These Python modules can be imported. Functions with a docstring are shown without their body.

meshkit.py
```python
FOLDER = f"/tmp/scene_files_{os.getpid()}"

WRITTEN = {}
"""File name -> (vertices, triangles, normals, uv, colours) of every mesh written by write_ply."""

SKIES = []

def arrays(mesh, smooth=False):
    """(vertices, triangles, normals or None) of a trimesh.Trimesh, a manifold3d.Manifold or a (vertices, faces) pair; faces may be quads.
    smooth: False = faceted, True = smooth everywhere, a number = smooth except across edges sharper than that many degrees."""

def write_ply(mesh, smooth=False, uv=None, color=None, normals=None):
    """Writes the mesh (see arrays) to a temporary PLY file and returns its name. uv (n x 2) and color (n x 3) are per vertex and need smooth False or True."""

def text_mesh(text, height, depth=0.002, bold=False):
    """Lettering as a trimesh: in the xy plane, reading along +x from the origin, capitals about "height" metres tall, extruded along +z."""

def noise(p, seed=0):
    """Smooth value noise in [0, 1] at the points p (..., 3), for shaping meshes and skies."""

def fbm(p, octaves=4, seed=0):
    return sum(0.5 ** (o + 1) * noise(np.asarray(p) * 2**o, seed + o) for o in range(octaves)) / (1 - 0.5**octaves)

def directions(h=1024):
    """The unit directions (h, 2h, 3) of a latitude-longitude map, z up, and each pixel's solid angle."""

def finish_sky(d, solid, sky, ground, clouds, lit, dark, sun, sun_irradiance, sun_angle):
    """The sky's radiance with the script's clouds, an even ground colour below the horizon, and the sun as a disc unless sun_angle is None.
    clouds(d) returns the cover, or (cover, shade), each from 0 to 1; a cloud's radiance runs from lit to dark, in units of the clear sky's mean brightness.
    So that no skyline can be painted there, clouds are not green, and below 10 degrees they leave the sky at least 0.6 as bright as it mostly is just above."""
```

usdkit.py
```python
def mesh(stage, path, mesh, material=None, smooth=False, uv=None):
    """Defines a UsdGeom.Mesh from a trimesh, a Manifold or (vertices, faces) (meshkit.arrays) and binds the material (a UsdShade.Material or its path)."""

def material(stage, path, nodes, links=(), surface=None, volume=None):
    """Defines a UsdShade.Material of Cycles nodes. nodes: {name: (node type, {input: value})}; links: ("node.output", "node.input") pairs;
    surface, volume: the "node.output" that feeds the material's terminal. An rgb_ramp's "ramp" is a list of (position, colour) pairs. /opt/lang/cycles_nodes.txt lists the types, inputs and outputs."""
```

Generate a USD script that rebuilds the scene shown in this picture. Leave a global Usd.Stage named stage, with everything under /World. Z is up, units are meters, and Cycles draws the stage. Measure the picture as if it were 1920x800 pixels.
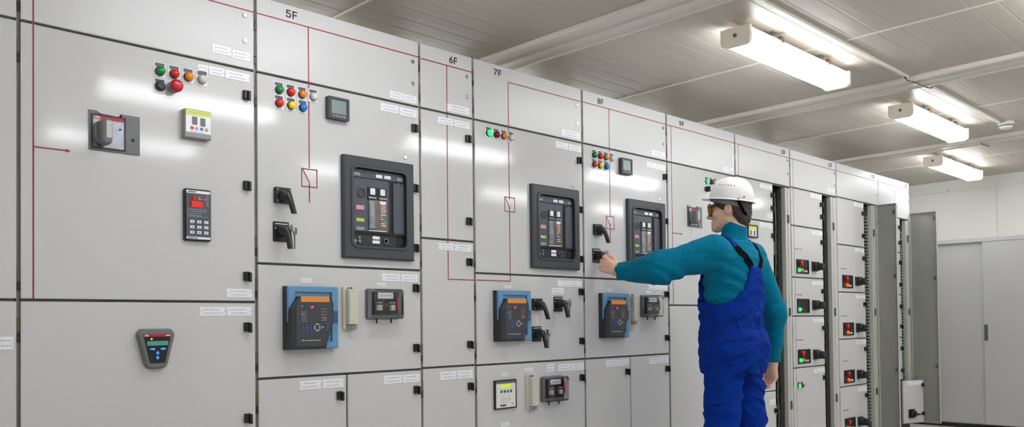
import math, random
import numpy as np
import meshkit, usdkit
from pxr import Usd, UsdGeom, UsdLux, UsdShade, Gf, Sdf, Vt
from shapely.geometry import Polygon
from shapely import affinity

# ------------------------------------------------------------------ camera, light, exposure
stage = Usd.Stage.CreateInMemory()
UsdGeom.SetStageUpAxis(stage, UsdGeom.Tokens.z)
UsdGeom.SetStageMetersPerUnit(stage, 1.0)
UsdGeom.Xform.Define(stage, '/World')
EXPOSURE = 0.3
LAMP = 10.5            # emission of the fluorescent diffusers
CAM = np.array([0.0, -2.946, 1.08])
YAW, PITCH, ROLL, FPX, CY = 0.790054712, 0.0193183668, -0.0112151658, 1597.53868, 572.121848
_f = np.array([math.sin(YAW) * math.cos(PITCH), math.cos(YAW) * math.cos(PITCH), math.sin(PITCH)])
_r = np.array([math.cos(YAW), -math.sin(YAW), 0.0])
_u = np.cross(_r, _f)
RT, UP = math.cos(ROLL) * _r + math.sin(ROLL) * _u, -math.sin(ROLL) * _r + math.cos(ROLL) * _u
cam = UsdGeom.Camera.Define(stage, '/World/camera')
cam.AddTransformOp().Set(Gf.Matrix4d(*RT, 0, *UP, 0, *(-_f), 0, *CAM, 1))
cam.CreateHorizontalApertureAttr(36.0)
cam.CreateVerticalApertureAttr(15.0)
cam.CreateFocalLengthAttr(36.0 * FPX / 1920)
cam.CreateVerticalApertureOffsetAttr((CY - 400) / 1920 * 36.0)
cam.CreateClippingRangeAttr(Gf.Vec2f(0.05, 100))
cam.CreateExposureAttr(EXPOSURE)

# ------------------------------------------------------------------ helpers
rng = random.Random(7)
names = {}

def numbered(parent, name):
    k = names.get((parent, name), 0)
    names[(parent, name)] = k + 1
    return name if k == 0 else f'{name}_{k:03d}'

def lin(c):
    return tuple(((v / 255.0) / 12.92 if v / 255.0 <= 0.04045 else ((v / 255.0 + 0.055) / 1.055) ** 2.4) for v in c)

class MB:
    """collects shapes into one mesh"""
    def __init__(s): s.v, s.f, s.n = [], [], 0
    def add(s, v, f):
        v = np.asarray(v, float); f = np.asarray(f, int)
        if f.shape[1] == 4: f = np.vstack([f[:, [0, 1, 2]], f[:, [0, 2, 3]]])
        t = v[f]
        if np.einsum('ij,ij->i', t[:, 0], np.cross(t[:, 1], t[:, 2])).sum() < 0: f = f[:, ::-1]
        s.v.append(v); s.f.append(f + s.n); s.n += len(v); return s
    def rings(s, rings, caps=True):
        """loft through rings of points of the same count"""
        R = np.asarray(rings, float); m, n = R.shape[:2]
        i, j = np.meshgrid(np.arange(m - 1), np.arange(n), indexing='ij')
        q = np.stack([i * n + j, i * n + (j + 1) % n, (i + 1) * n + (j + 1) % n, (i + 1) * n + j], -1).reshape(-1, 4)
        f = np.vstack([q[:, [0, 1, 2]], q[:, [0, 2, 3]]]); v = R.reshape(-1, 3)
        if caps:
            a = [[m * n, (k + 1) % n, k] for k in range(n)]
            b = [[m * n + 1, (m - 1) * n + k, (m - 1) * n + (k + 1) % n] for k in range(n)]
            v = np.vstack([v, R[0].mean(0), R[-1].mean(0)]); f = np.vstack([f, a, b])
        c = v.mean(0)
        t = (v - c)[f]
        if np.einsum('ij,ij->i', t[:, 0], np.cross(t[:, 1], t[:, 2])).sum() < 0: f = f[:, ::-1]
        s.v.append(v); s.f.append(f + s.n); s.n += len(v); return s
    def box(s, x0, x1, y0, y1, z0, z1):
        r = [(x0, z0), (x1, z0), (x1, z1), (x0, z1)]
        return s.rings([[(x, y0, z) for x, z in r], [(x, y1, z) for x, z in r]])
    def slab(s, x0, x1, z0, z1, y0, y1, r=0.0, ch=0.0, n=4):
        """plate in the xz plane, front at y0, back at y1, corner radius r, front edge chamfered by ch"""
        R = [rr(x0, x1, z0, z1, r, n, y1), rr(x0, x1, z0, z1, r, n, y0 + ch)]
        if ch: R.append(rr(x0 + ch, x1 - ch, z0 + ch, z1 - ch, max(r - ch, 1e-5) if r > 0 else 0, n, y0))
        return s.rings(R)
    def frame(s, o, i, y0, y1, r=0.0, ri=0.0, n=4, ch=0.0):
        """ring plate: outer and inner (x0, x1, z0, z1)"""
        if r > 0 or ri > 0: r, ri = max(r, 1e-5), max(ri, 1e-5)
        A = [rr(*o, r, n, y1), rr(*o, r, n, y0 + ch), rr(o[0] + ch, o[1] - ch, o[2] + ch, o[3] - ch, max(r - ch, 1e-5) if r > 0 else 0, n, y0), rr(*i, ri, n, y0), rr(*i, ri, n, y1)]
        return s.rings(A + [A[0]], caps=False)
    def prism(s, pts, y0, y1, ch=0.0):
        pts = np.asarray(pts, float)
        R = [[(x, y1, z) for x, z in pts], [(x, y0 + ch, z) for x, z in pts]]
        if ch:
            q = np.array(Polygon(pts).exterior.coords)[:-1]; c = pts.mean(0)
            d = pts - c; ln = np.linalg.norm(d, axis=1, keepdims=True)
            q = c + d * (1 - 1.3 * ch / ln)
            R.append([(x, y0, z) for x, z in q])
        return s.rings(R)
    def cyl(s, x, z, r, y0, y1, n=16, ch=0.0):
        a = np.arange(n) * 2 * np.pi / n
        ring = lambda rad, y: np.stack([x + rad * np.cos(a), np.full(n, y), z + rad * np.sin(a)], 1)
        R = [ring(r, y1), ring(r, y0 + ch)]
        if ch: R.append(ring(r - ch, y0))
        return s.rings(R)
    def lathe(s, x, z, prof, n=20):
        """profile of (r, y) pairs about the y axis"""
        a = np.arange(n) * 2 * np.pi / n
        return s.rings([np.stack([x + r * np.cos(a), np.full(n, y), z + r * np.sin(a)], 1) for r, y in prof])
    def tube(s, pts, rad, n=8):
        p = np.asarray(pts, float); rad = np.broadcast_to(rad, (len(p),))
        t = np.gradient(p, axis=0); t /= np.linalg.norm(t, axis=1, keepdims=True)
        ref = np.array([0.31, 0.17, 0.93]); a = np.cross(t, ref); a /= np.linalg.norm(a, axis=1, keepdims=True); b = np.cross(t, a)
        g = np.arange(n) * 2 * np.pi / n
        return s.rings([p[k] + rad[k] * (np.cos(g)[:, None] * a[k] + np.sin(g)[:, None] * b[k]) for k in range(len(p))])
    def text(s, txt, x, z, h, y, bold=False, width=None, center=False):
        m = meshkit.text_mesh(txt, h, 0.0008, bold)
        v = np.array(m.vertices)
        if width: v[:, 0] = (v[:, 0] - v[:, 0].min()) * width / np.ptp(v[:, 0])
        if center: v[:, 0] -= v[:, 0].mean()
        w = np.stack([x + v[:, 0], y - v[:, 2], z + v[:, 1]], 1)
        s.v.append(w); s.f.append(np.array(m.faces) + s.n); s.n += len(w); return s
    def move(s, f):
        s.v = [f(v) for v in s.v]; return s
    def get(s): return np.vstack(s.v), np.vstack(s.f)

def rr(x0, x1, z0, z1, r, n, y):
    if r <= 0: return [(x0, y, z0), (x1, y, z0), (x1, y, z1), (x0, y, z1)] if n == 4 or True else None
    out = []
    for cx, cz, a0 in ((x0 + r, z0 + r, 180), (x1 - r, z0 + r, 270), (x1 - r, z1 - r, 0), (x0 + r, z1 - r, 90)):
        for k in range(n):
            a = math.radians(a0 + 90 * k / (n - 1)); out.append((cx + r * math.cos(a), y, cz + r * math.sin(a)))
    return out

PRINT = {'engraving', 'caption', 'printed_text', 'key_symbol', 'rating_text', 'label_text', 'handle_text', 'wiring_diagram', 'keypad', 'brass_parts', 'terminal_row', 'perforated_rail', 'arrow_keys', 'status_leds'}
def obj(name, mb, mat, parent=None, smooth=30, label=None):
    root = parent.GetPath().pathString if parent is not None else '/World'
    p = f'{root}/{numbered(root, name)}'
    m = usdkit.mesh(stage, p, mb.get() if isinstance(mb, MB) else mb, M[mat], smooth=smooth).GetPrim()
    if label: m.SetCustomDataByKey('label', label)
    if name in PRINT: m.SetCustomDataByKey('kind', 'stuff')      # flat print too fine to pick apart
    return m

def meta(prim, label=None, cat=None, group=None, kind=None):
    for k, v in (('label', label), ('category', cat), ('group', group), ('kind', kind)):
        if v: prim.SetCustomDataByKey(k, v)
    return prim

def thing(name, label, cat, loc=(0, 0, 0), rz=0.0, group=None, kind=None):
    x = UsdGeom.Xform.Define(stage, '/World/' + numbered('/World', name))
    x.AddTranslateOp().Set(Gf.Vec3d(*map(float, loc))); x.AddRotateZOp().Set(float(rz))
    return meta(x.GetPrim(), label, cat, group, kind)

def part(name, parent):
    p = parent.GetPath().pathString
    return UsdGeom.Xform.Define(stage, f'{p}/{numbered(p, name)}').GetPrim()

def dup(src, label, loc, rz=0.0, group=None):
    was = src.GetCustomData(); n = src.GetName()
    base = n if not n[-3:].isdigit() else n[:-4]
    o = thing(base, label, was['category'], loc, rz, group or was.get('group'))
    o.GetReferences().AddInternalReference(src.GetPath()); o.SetInstanceable(True)
    meta(o, label, was['category'], group or was.get('group'))
    return o

# ------------------------------------------------------------------ materials
M = {}
def mat(name, rgb, rough=0.4, metal=0.0, var=0.03, scale=6.0, bump=0.0, bscale=200.0, rvar=0.05, **kw):
    c = lin(rgb)
    nodes = {'co': ('texture_coordinate', {}), 'n': ('noise_texture', {'scale': scale, 'detail': 4.0}),
             'r': ('rgb_ramp', {'ramp': [(0.3, tuple(v * (1 - var) for v in c)), (0.7, tuple(min(v * (1 + var), 1) for v in c))]}),
             'mr': ('map_range', {'from_min': 0.3, 'from_max': 0.7, 'to_min': max(rough - rvar, 0.02), 'to_max': rough + rvar}),
             'p': ('principled_bsdf', {'metallic': metal, **kw})}
    links = [('co.object', 'n.vector'), ('n.fac', 'r.fac'), ('r.color', 'p.base_color'), ('n.fac', 'mr.value'), ('mr.result', 'p.roughness')]
    if bump:
        nodes['n2'] = ('noise_texture', {'scale': bscale, 'detail': 2.0}); nodes['b'] = ('bump', {'strength': bump, 'distance': 0.002})
        links += [('co.object', 'n2.vector'), ('n2.fac', 'b.height'), ('b.normal', 'p.normal')]
    M[name] = usdkit.material(stage, f'/World/Looks/{name}', nodes, links, surface='p.BSDF')

def glow(name, rgb, strength, base=None):
    M[name] = usdkit.material(stage, f'/World/Looks/{name}', {'p': ('principled_bsdf', {'base_color': lin(base or rgb), 'roughness': 0.25, 'emission_color': lin(rgb), 'emission_strength': strength})}, surface='p.BSDF')

mat('panel_paint', (206, 206, 207), 0.088, specular_ior_level=0.55, var=0.012, scale=2.0, rvar=0.01)
mat('cover_paint', (206, 206, 207), 0.34, var=0.012, scale=2.0, rvar=0.02)
mat('side_paint', (196, 196, 190), 0.35, var=0.02)
mat('inner_paint', (150, 150, 144), 0.45, var=0.05, scale=9)
mat('gap_seal', (112, 112, 107), 0.5, var=0.12, scale=10)
mat('gap_dark', (84, 85, 80), 0.5, var=0.1, scale=12)
mat('interior_dark', (62, 62, 56), 0.6, var=0.25, scale=14)
mat('olive_brass', (96, 86, 58), 0.5, 0.1, var=0.2, scale=40)
mat('galvanized', (150, 150, 140), 0.35, 0.8, var=0.15, scale=30)
mat('latch_black', (24, 25, 28), 0.35, var=0.1)
mat('black_plastic', (30, 30, 32), 0.4, var=0.1, scale=20)
mat('charcoal', (60, 63, 70), 0.42, var=0.05, scale=20, bump=0.03, bscale=1500)
mat('charcoal_face', (78, 83, 93), 0.45, var=0.04, scale=20)
mat('charcoal_dark', (38, 40, 45), 0.4, var=0.06, scale=20)
mat('recess_black', (14, 14, 16), 0.5, var=0.1)
mat('white_plate', (240, 240, 246), 0.35, var=0.01)
mat('engrave_grey', (186, 186, 196), 0.6, var=0.05)
mat('chrome', (200, 200, 200), 0.18, 1.0, var=0.03)
mat('brushed_steel', (138, 142, 150), 0.30, 0.85, var=0.08, scale=30)
mat('bronze', (120, 104, 92), 0.3, 0.6, var=0.15, scale=8)
mat('mimic_red', (150, 38, 58), 0.45, var=0.05)
mat('letter_black', (36, 34, 36), 0.5, var=0.05)
mat('lens_green', (0, 140, 50), 0.12, var=0.05, specular_ior_level=0.6)
mat('lens_red', (225, 40, 35), 0.12, var=0.05)
mat('lens_dark_red', (125, 18, 24), 0.12, var=0.05)
mat('lens_amber', (232, 140, 15), 0.12, var=0.05)
mat('lens_white', (215, 215, 205), 0.14, var=0.03)
mat('lens_yellow', (250, 215, 0), 0.12, var=0.05)
mat('lens_blue', (40, 125, 220), 0.12, var=0.05)
mat('stop_red', (190, 25, 45), 0.2, var=0.05)
mat('grey_plastic', (110, 112, 114), 0.4, var=0.04, scale=20)
mat('mid_grey', (148, 150, 152), 0.4, var=0.04, scale=20)
mat('off_white', (232, 232, 226), 0.35, var=0.02)
mat('beige', (206, 204, 190), 0.4, var=0.03)
mat('lamp_beige', (246, 236, 222), 0.4, var=0.03)
mat('label_yellow', (222, 226, 90), 0.4, var=0.03)
mat('label_green', (190, 205, 90), 0.4, var=0.03)
mat('label_pink', (225, 150, 170), 0.4, var=0.03)
mat('label_blue', (40, 130, 190), 0.4, var=0.03)
mat('stripe_red', (185, 30, 48), 0.35, var=0.03)
mat('relay_blue', (98, 150, 190), 0.4, var=0.03, scale=20)
mat('relay_blue_dark', (44, 92, 138), 0.4, var=0.03, scale=20)
mat('key_blue', (58, 92, 160), 0.4, var=0.04)
mat('key_grey', (170, 172, 176), 0.4, var=0.04)
mat('lcd_grey', (138, 152, 152), 0.2, var=0.03)
mat('copper', (150, 105, 60), 0.35, 0.8, var=0.15, scale=60)
mat('wire_green', (110, 150, 70), 0.5, var=0.2, scale=40)
mat('wire_grey', (120, 122, 108), 0.5, var=0.2, scale=40)
mat('terminal_green', (140, 156, 132), 0.5, var=0.15, scale=60)
mat('ceiling_paint', (196, 188, 175), 0.42, var=0.02, scale=1.5)
mat('ceiling_trim', (232, 227, 217), 0.4, var=0.02, scale=1.5)
mat('wall_paint', (244, 244, 238), 0.6, var=0.015, scale=2, bump=0.05, bscale=150)
mat('floor_grey', (190, 188, 184), 0.45, var=0.08, scale=3)
mat('wardrobe_grey', (196, 196, 195), 0.5, var=0.015, scale=3)
mat('handle_grey', (90, 92, 94), 0.4, var=0.05)
glow('led_red', (255, 30, 25), 3.0)
glow('led_green', (40, 255, 110), 1.5, (0, 170, 80))
glow('led_yellow', (255, 220, 40), 3.0)
glow('led_orange', (255, 80, 10), 0.8)
glow('key_glow_blue', (40, 120, 255), 1.2)
glow('lcd_amber', (225, 140, 55), 0.22, (190, 120, 50))
glow('lcd_yellow', (200, 210, 20), 0.45)
glow('lcd_green', (70, 135, 120), 0.3)
glow('display_dark_red', (110, 10, 14), 0.25)
glow('diffuser', (250, 252, 255), LAMP, (240, 240, 240))
M['clear_cover'] = usdkit.material(stage, '/World/Looks/clear_cover', {
    'f': ('fresnel', {'IOR': 1.5}), 't': ('transparent_bsdf', {'color': (0.95, 0.95, 0.96)}), 'g': ('glossy_bsdf', {'roughness': 0.06, 'color': (1, 1, 1)}),
    'mx': ('mix_closure', {})}, [('f.fac', 'mx.fac'), ('t.BSDF', 'mx.closure1'), ('g.BSDF', 'mx.closure2')], surface='mx.closure')
M['amber_lens'] = usdkit.material(stage, '/World/Looks/amber_lens', {
    'f': ('fresnel', {'IOR': 1.5}), 't': ('transparent_bsdf', {'color': (0.85, 0.42, 0.03)}), 'd': ('diffuse_bsdf', {'color': (0.62, 0.30, 0.01)}), 'td': ('mix_closure', {'fac': 0.45}), 'g': ('glossy_bsdf', {'roughness': 0.08, 'color': (1, 0.9, 0.6)}),
    'mx': ('mix_closure', {})}, [('t.BSDF', 'td.closure1'), ('d.BSDF', 'td.closure2'), ('f.fac', 'mx.fac'), ('td.closure', 'mx.closure1'), ('g.BSDF', 'mx.closure2')], surface='mx.closure')

# ------------------------------------------------------------------ the room
CT = -0.015                                  # the ceiling falls this much per metre towards the back
def tilt(v):
    v = np.array(v); v[:, 2] += CT * v[:, 1]; return v
ZC, RX0, RX1, RY0, RY1 = 2.50, -2.6, 9.55, -5.0, 2.45

def struct(name, mb, m):
    return meta(obj(name, mb, m), kind='structure')

struct('floor', MB().box(RX0 - .1, RX1 + .1, RY0 - .1, RY1 + .1, -0.1, 0.0), 'floor_grey')
struct('wall_back', MB().box(RX0 - .1, RX1 + .1, RY1, RY1 + .1, 0, 2.9), 'wall_paint')
struct('wall_front', MB().box(RX0 - .1, RX1 + .1, RY0 - .1, RY0, 0, 2.9), 'wall_paint')
struct('wall_left', MB().box(RX0 - .1, RX0, RY0, RY1, 0, 2.9), 'wall_paint')
wr = meta(UsdGeom.Xform.Define(stage, '/World/wall_right').GetPrim(), kind='structure')
ys = [RY0, -3.99, -2.79, -1.59, -0.39, 0.81, 1.63, RY1]
for a, b in zip(ys[:-1], ys[1:]):
    m = MB().rings([[(RX1 + .1, a + .001, 0), (RX1 + .1, b - .001, 0), (RX1 + .1, b - .001, 2.9), (RX1 + .1, a + .001, 2.9)],
                    [(RX1 + .002, a + .001, 0), (RX1 + .002, b - .001, 0), (RX1 + .002, b - .001, 2.9), (RX1 + .002, a + .001, 2.9)],
                    [(RX1, a + .003, 0), (RX1, b - .003, 0), (RX1, b - .003, 2.9), (RX1, a + .003, 2.9)]])
    obj('wall_panel', m, 'wall_paint', wr)
# cove board under the ceiling along the far wall
m = MB(); prof = [(0, 2.385), (-.016, 2.385), (-.02, 2.39), (-.02, 2.60), (0, 2.60)]
m.rings([[(RX1 + x, RY0, z + (CT * RY0 * 0)) for x, z in prof], [(RX1 + x, RY1, z) for x, z in prof]])
struct('trim_1', m, 'wall_paint')
for k in range(9): obj('trim_screw', MB().box(RX1 - .023, RX1 - .019, RY1 - .3 - k * .7, RY1 - .29 - k * .7, 2.397, 2.407), 'handle_grey', stage.GetPrimAtPath('/World/trim_1'))

ceil = meta(UsdGeom.Xform.Define(stage, '/World/ceiling').GetPrim(), kind='structure')
BEAMS = [-1.19, 0.97, 3.12, 5.265, 7.46]
SEAMS = [-.09, 2.21, 4.34, 6.39, 8.36]
cuts = sorted([RX0 - .05] + BEAMS + SEAMS + [RX1 + .05])
yy = [(RY0 - .05, 0.0)]
y = RY0
while y < RY1:
    yy += [(y, 0.0), (y + .005, .0014), (y + .010, 0.0), (y + .055, 0.0), (y + .058, -.0005), (y + .061, 0.0)]
    y += 0.11
yy.append((RY1 + .05, 0.0))
for a, b in zip(cuts[:-1], cuts[1:]):
    top = [(RY1 + .05, .06), (RY0 - .05, .06)]
    m = MB().rings([[(x, p, ZC + q) for p, q in yy + top] for x in (a + .0015, b - .0015)]).move(tilt)
    obj('ceiling_panel', m, 'ceiling_paint', ceil, smooth=15)
for x in SEAMS:
    m = MB().rings([[(x - .008, y, ZC + .001), (x - .006, y, ZC - .004), (x + .006, y, ZC - .004), (x + .008, y, ZC + .001)] for y in (RY0, RY1)]).move(tilt)
    obj('seam_strip', m, 'ceiling_trim', ceil)
for i, x in enumerate(BEAMS):
    p = [(0, .004), (0, -.022), (.004, -.026), (.030, -.026), (.034, -.022), (.034, -.010), (.128, -.010), (.130, -.018), (.140, -.018), (.142, -.010), (.245, -.010), (.247, -.018), (.258, -.018), (.262, .004)]
    m = MB().rings([[(x + a, y, ZC + b) for a, b in p] for y in (RY0, RY1)]).move(tilt)
    obj('cover_strip', m, 'ceiling_trim', ceil, smooth=10)

# ------------------------------------------------------------------ ceiling things
def fixture_parts(t):
    L = 1.14
    def prof(grow, zt, zb, n=6):
        w = .075 + grow; r = .03; out = [(-w, zt), (-w, zb + r)]
        out += [(-w + r - r * math.cos(a), zb + r - r * math.sin(a)) for a in np.linspace(0.2, 1.57, n)]
        out += [(w - r + r * math.sin(a), zb + r - r * math.cos(a)) for a in np.linspace(0, 1.37, n)]
        out += [(w, zb + r), (w, zt)]
        return out
    P = prof(0, -.036, -.112)
    obj('diffuser', MB().rings([[(x, a, b) for a, b in P] for x in (.02, L - .02)]), 'diffuser', t)
    obj('tray', MB().rings([[(x, a, b) for a, b in ((-.07, -.036), (-.06, -.028), (.06, -.028), (.07, -.036))] for x in (.01, L - .01)]), 'lamp_beige', t)
    Q = prof(.004, -.026, -.116)
    for x0, x1, xs in ((0, .022, -1), (L - .022, L, 1)):
        c = obj('end_cap', MB().rings([[(x, a, b) for a, b in Q] for x in (x0, x1)]), 'lamp_beige', t)
        xe = x0 - .003 if xs < 0 else x1 + .003
        obj('cap_screw', MB().rings([[(x, .010 * math.cos(g), -.066 + .010 * math.sin(g)) for g in np.arange(10) * .6283] for x in (xe, xe - xs * .004)]), 'grey_plastic', c)
    for x in (.28, .82):
        b = obj('bracket', MB().box(x - .02, x + .02, -.07, .07, -.03, -.024).box(x - .015, x + .015, -.06, -.05, -.03, 0.004).box(x - .015, x + .015, .05, .06, -.03, 0.004), 'galvanized', t)
        obj('clip', MB().box(x + .03, x + .06, -.082, -.066, -.046, -.016), 'bronze', b)

def ceil_z(y): return ZC + CT * y
FIX = [(3.66, -.85, 'large fluorescent ceiling light nearest the camera, above the helmeted person'),
       (5.78, -.84, 'fluorescent ceiling light second of the three, near the white smoke detector'),
       (7.82, -.36, 'fluorescent ceiling light farthest away, close to the far wall'),
       (1.24, -.84, 'fluorescent ceiling light over the cabinet lettered 5F, above the picture'),
       (-1.1, -.60, 'fluorescent ceiling light at the left end of the row nearest the cabinets')]
for i, x in enumerate((-.4, 1.76, 3.95, 6.08, 8.2)): FIX.append((x, -2.15, f'fluorescent ceiling light in the middle row outside the picture, {["first", "second", "third", "fourth", "fifth"][i]} from the left end'))
for i, x in enumerate((-.2, 1.95, 4.05, 6.2, 8.1)): FIX.append((x, -3.72, f'fluorescent ceiling light in the row farthest from the cabinets, {["first", "second", "third", "fourth", "fifth"][i]} from the left end'))
for i, x in enumerate((.0, 1.5, 3.0, 4.5, 6.0, 7.4)): FIX.append((x, .98, f'fluorescent ceiling light in the aisle behind the cabinets, {["first", "second", "third", "fourth", "fifth", "last"][i]} from the left end'))
fx0 = None
for x, y, lab in FIX:
    loc = (x, y, ceil_z(y) - .002)
    if fx0 is None:
        fx0 = thing('ceiling_light', lab, 'ceiling light', loc, group='fluorescent ceiling lights'); fixture_parts(fx0)
    else: dup(fx0, lab, loc)

def trunking(x0, x1, y, label):
    t = thing('cable_trunking', label, 'cable trunking', (x0, y, ceil_z(y)))
    obj('channel', MB().box(0, x1 - x0, -.009, .009, -.012, 0.002), 'ceiling_trim', t)
    obj('lid', MB().rings([[(x, a, b) for a, b in ((-.010, -.010), (-.008, -.016), (.008, -.016), (.010, -.010))] for x in (0, x1 - x0)]), 'ceiling_trim', t)
    return t
trunking(3.45, 5.245, -1.08, 'slim white cable trunking along the ceiling beside the nearest ceiling light')
trunking(5.60, 7.00, -1.10, 'slim white cable trunking along the ceiling running to the smoke detector')
t = thing('cable', 'short dark cable crossing the ceiling cover strip between the two trunkings', 'cable', (5.25, -1.08, ceil_z(-1.08) - .03))
obj('cable_sheath', MB().tube([(-.05, 0, .012), (0, .0, .0), (.05, -.005, .006), (.18, -.01, .008), (.28, -.012, .010), (.34, -.015, .018)], .0035), 'black_plastic', t)
t = thing('cable', 'short dark cable crossing the ceiling cover strip beyond the smoke detector', 'cable', (7.62, -.80, ceil_z(-.8) - .03))
obj('cable_sheath', MB().tube([(0, 0, .012), (.05, -.0, .006), (.12, -.01, .008), (.2, -.012, .010)], .0035), 'black_plastic', t)
t = thing('smoke_detector', 'round white smoke detector on the ceiling at the end of the trunking', 'smoke detector', (7.06, -1.13, ceil_z(-1.13)))
def zlathe(prof, n=24):
    a = np.arange(n) * 2 * np.pi / n
    return MB().rings([np.stack([r * np.cos(a), r * np.sin(a), np.full(n, z)], 1) for r, z in prof])
obj('base', zlathe([(.052, .004), (.055, 0), (.055, -.014), (.050, -.018)]), 'off_white', t)
obj('sensor_head', zlathe([(.046, -.018), (.048, -.030), (.040, -.044), (.022, -.050), (.010, -.050)]), 'off_white', t)
obj('vent_ring', zlathe([(.0485, -.022), (.0490, -.024), (.0490, -.029), (.0485, -.031)]), 'grey_plastic', t)

# wardrobe by the far wall
t = thing('sliding_door_wardrobe', 'tall grey sliding door cupboard standing against the far wall', 'cupboard', (9.0, 0, 0))
obj('carcass', MB().box(.03, .5, -1.75, .55, .04, 1.83), 'wardrobe_grey', t)
obj('plinth', MB().box(.05, .5, -1.74, .54, 0.001, .045), 'interior_dark', t)
d = obj('door', MB().box(.012, .028, -.42, .54, .05, 1.80), 'wardrobe_grey', t)
d2 = obj('door', MB().box(-.008, .010, -1.74, -.405, .05, 1.80), 'wardrobe_grey', t)
obj('handle', MB().rings([[(x, -.408 - a, b) for a, b in ((0.0, .85), (.032, .85), (.032, 1.004), (0.0, 1.004))] for x in (-.010, -.006)]), 'handle_grey', d2)
obj('rail', MB().box(-.012, .03, -1.75, .55, 1.80, 1.836), 'wardrobe_grey', t)

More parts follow.
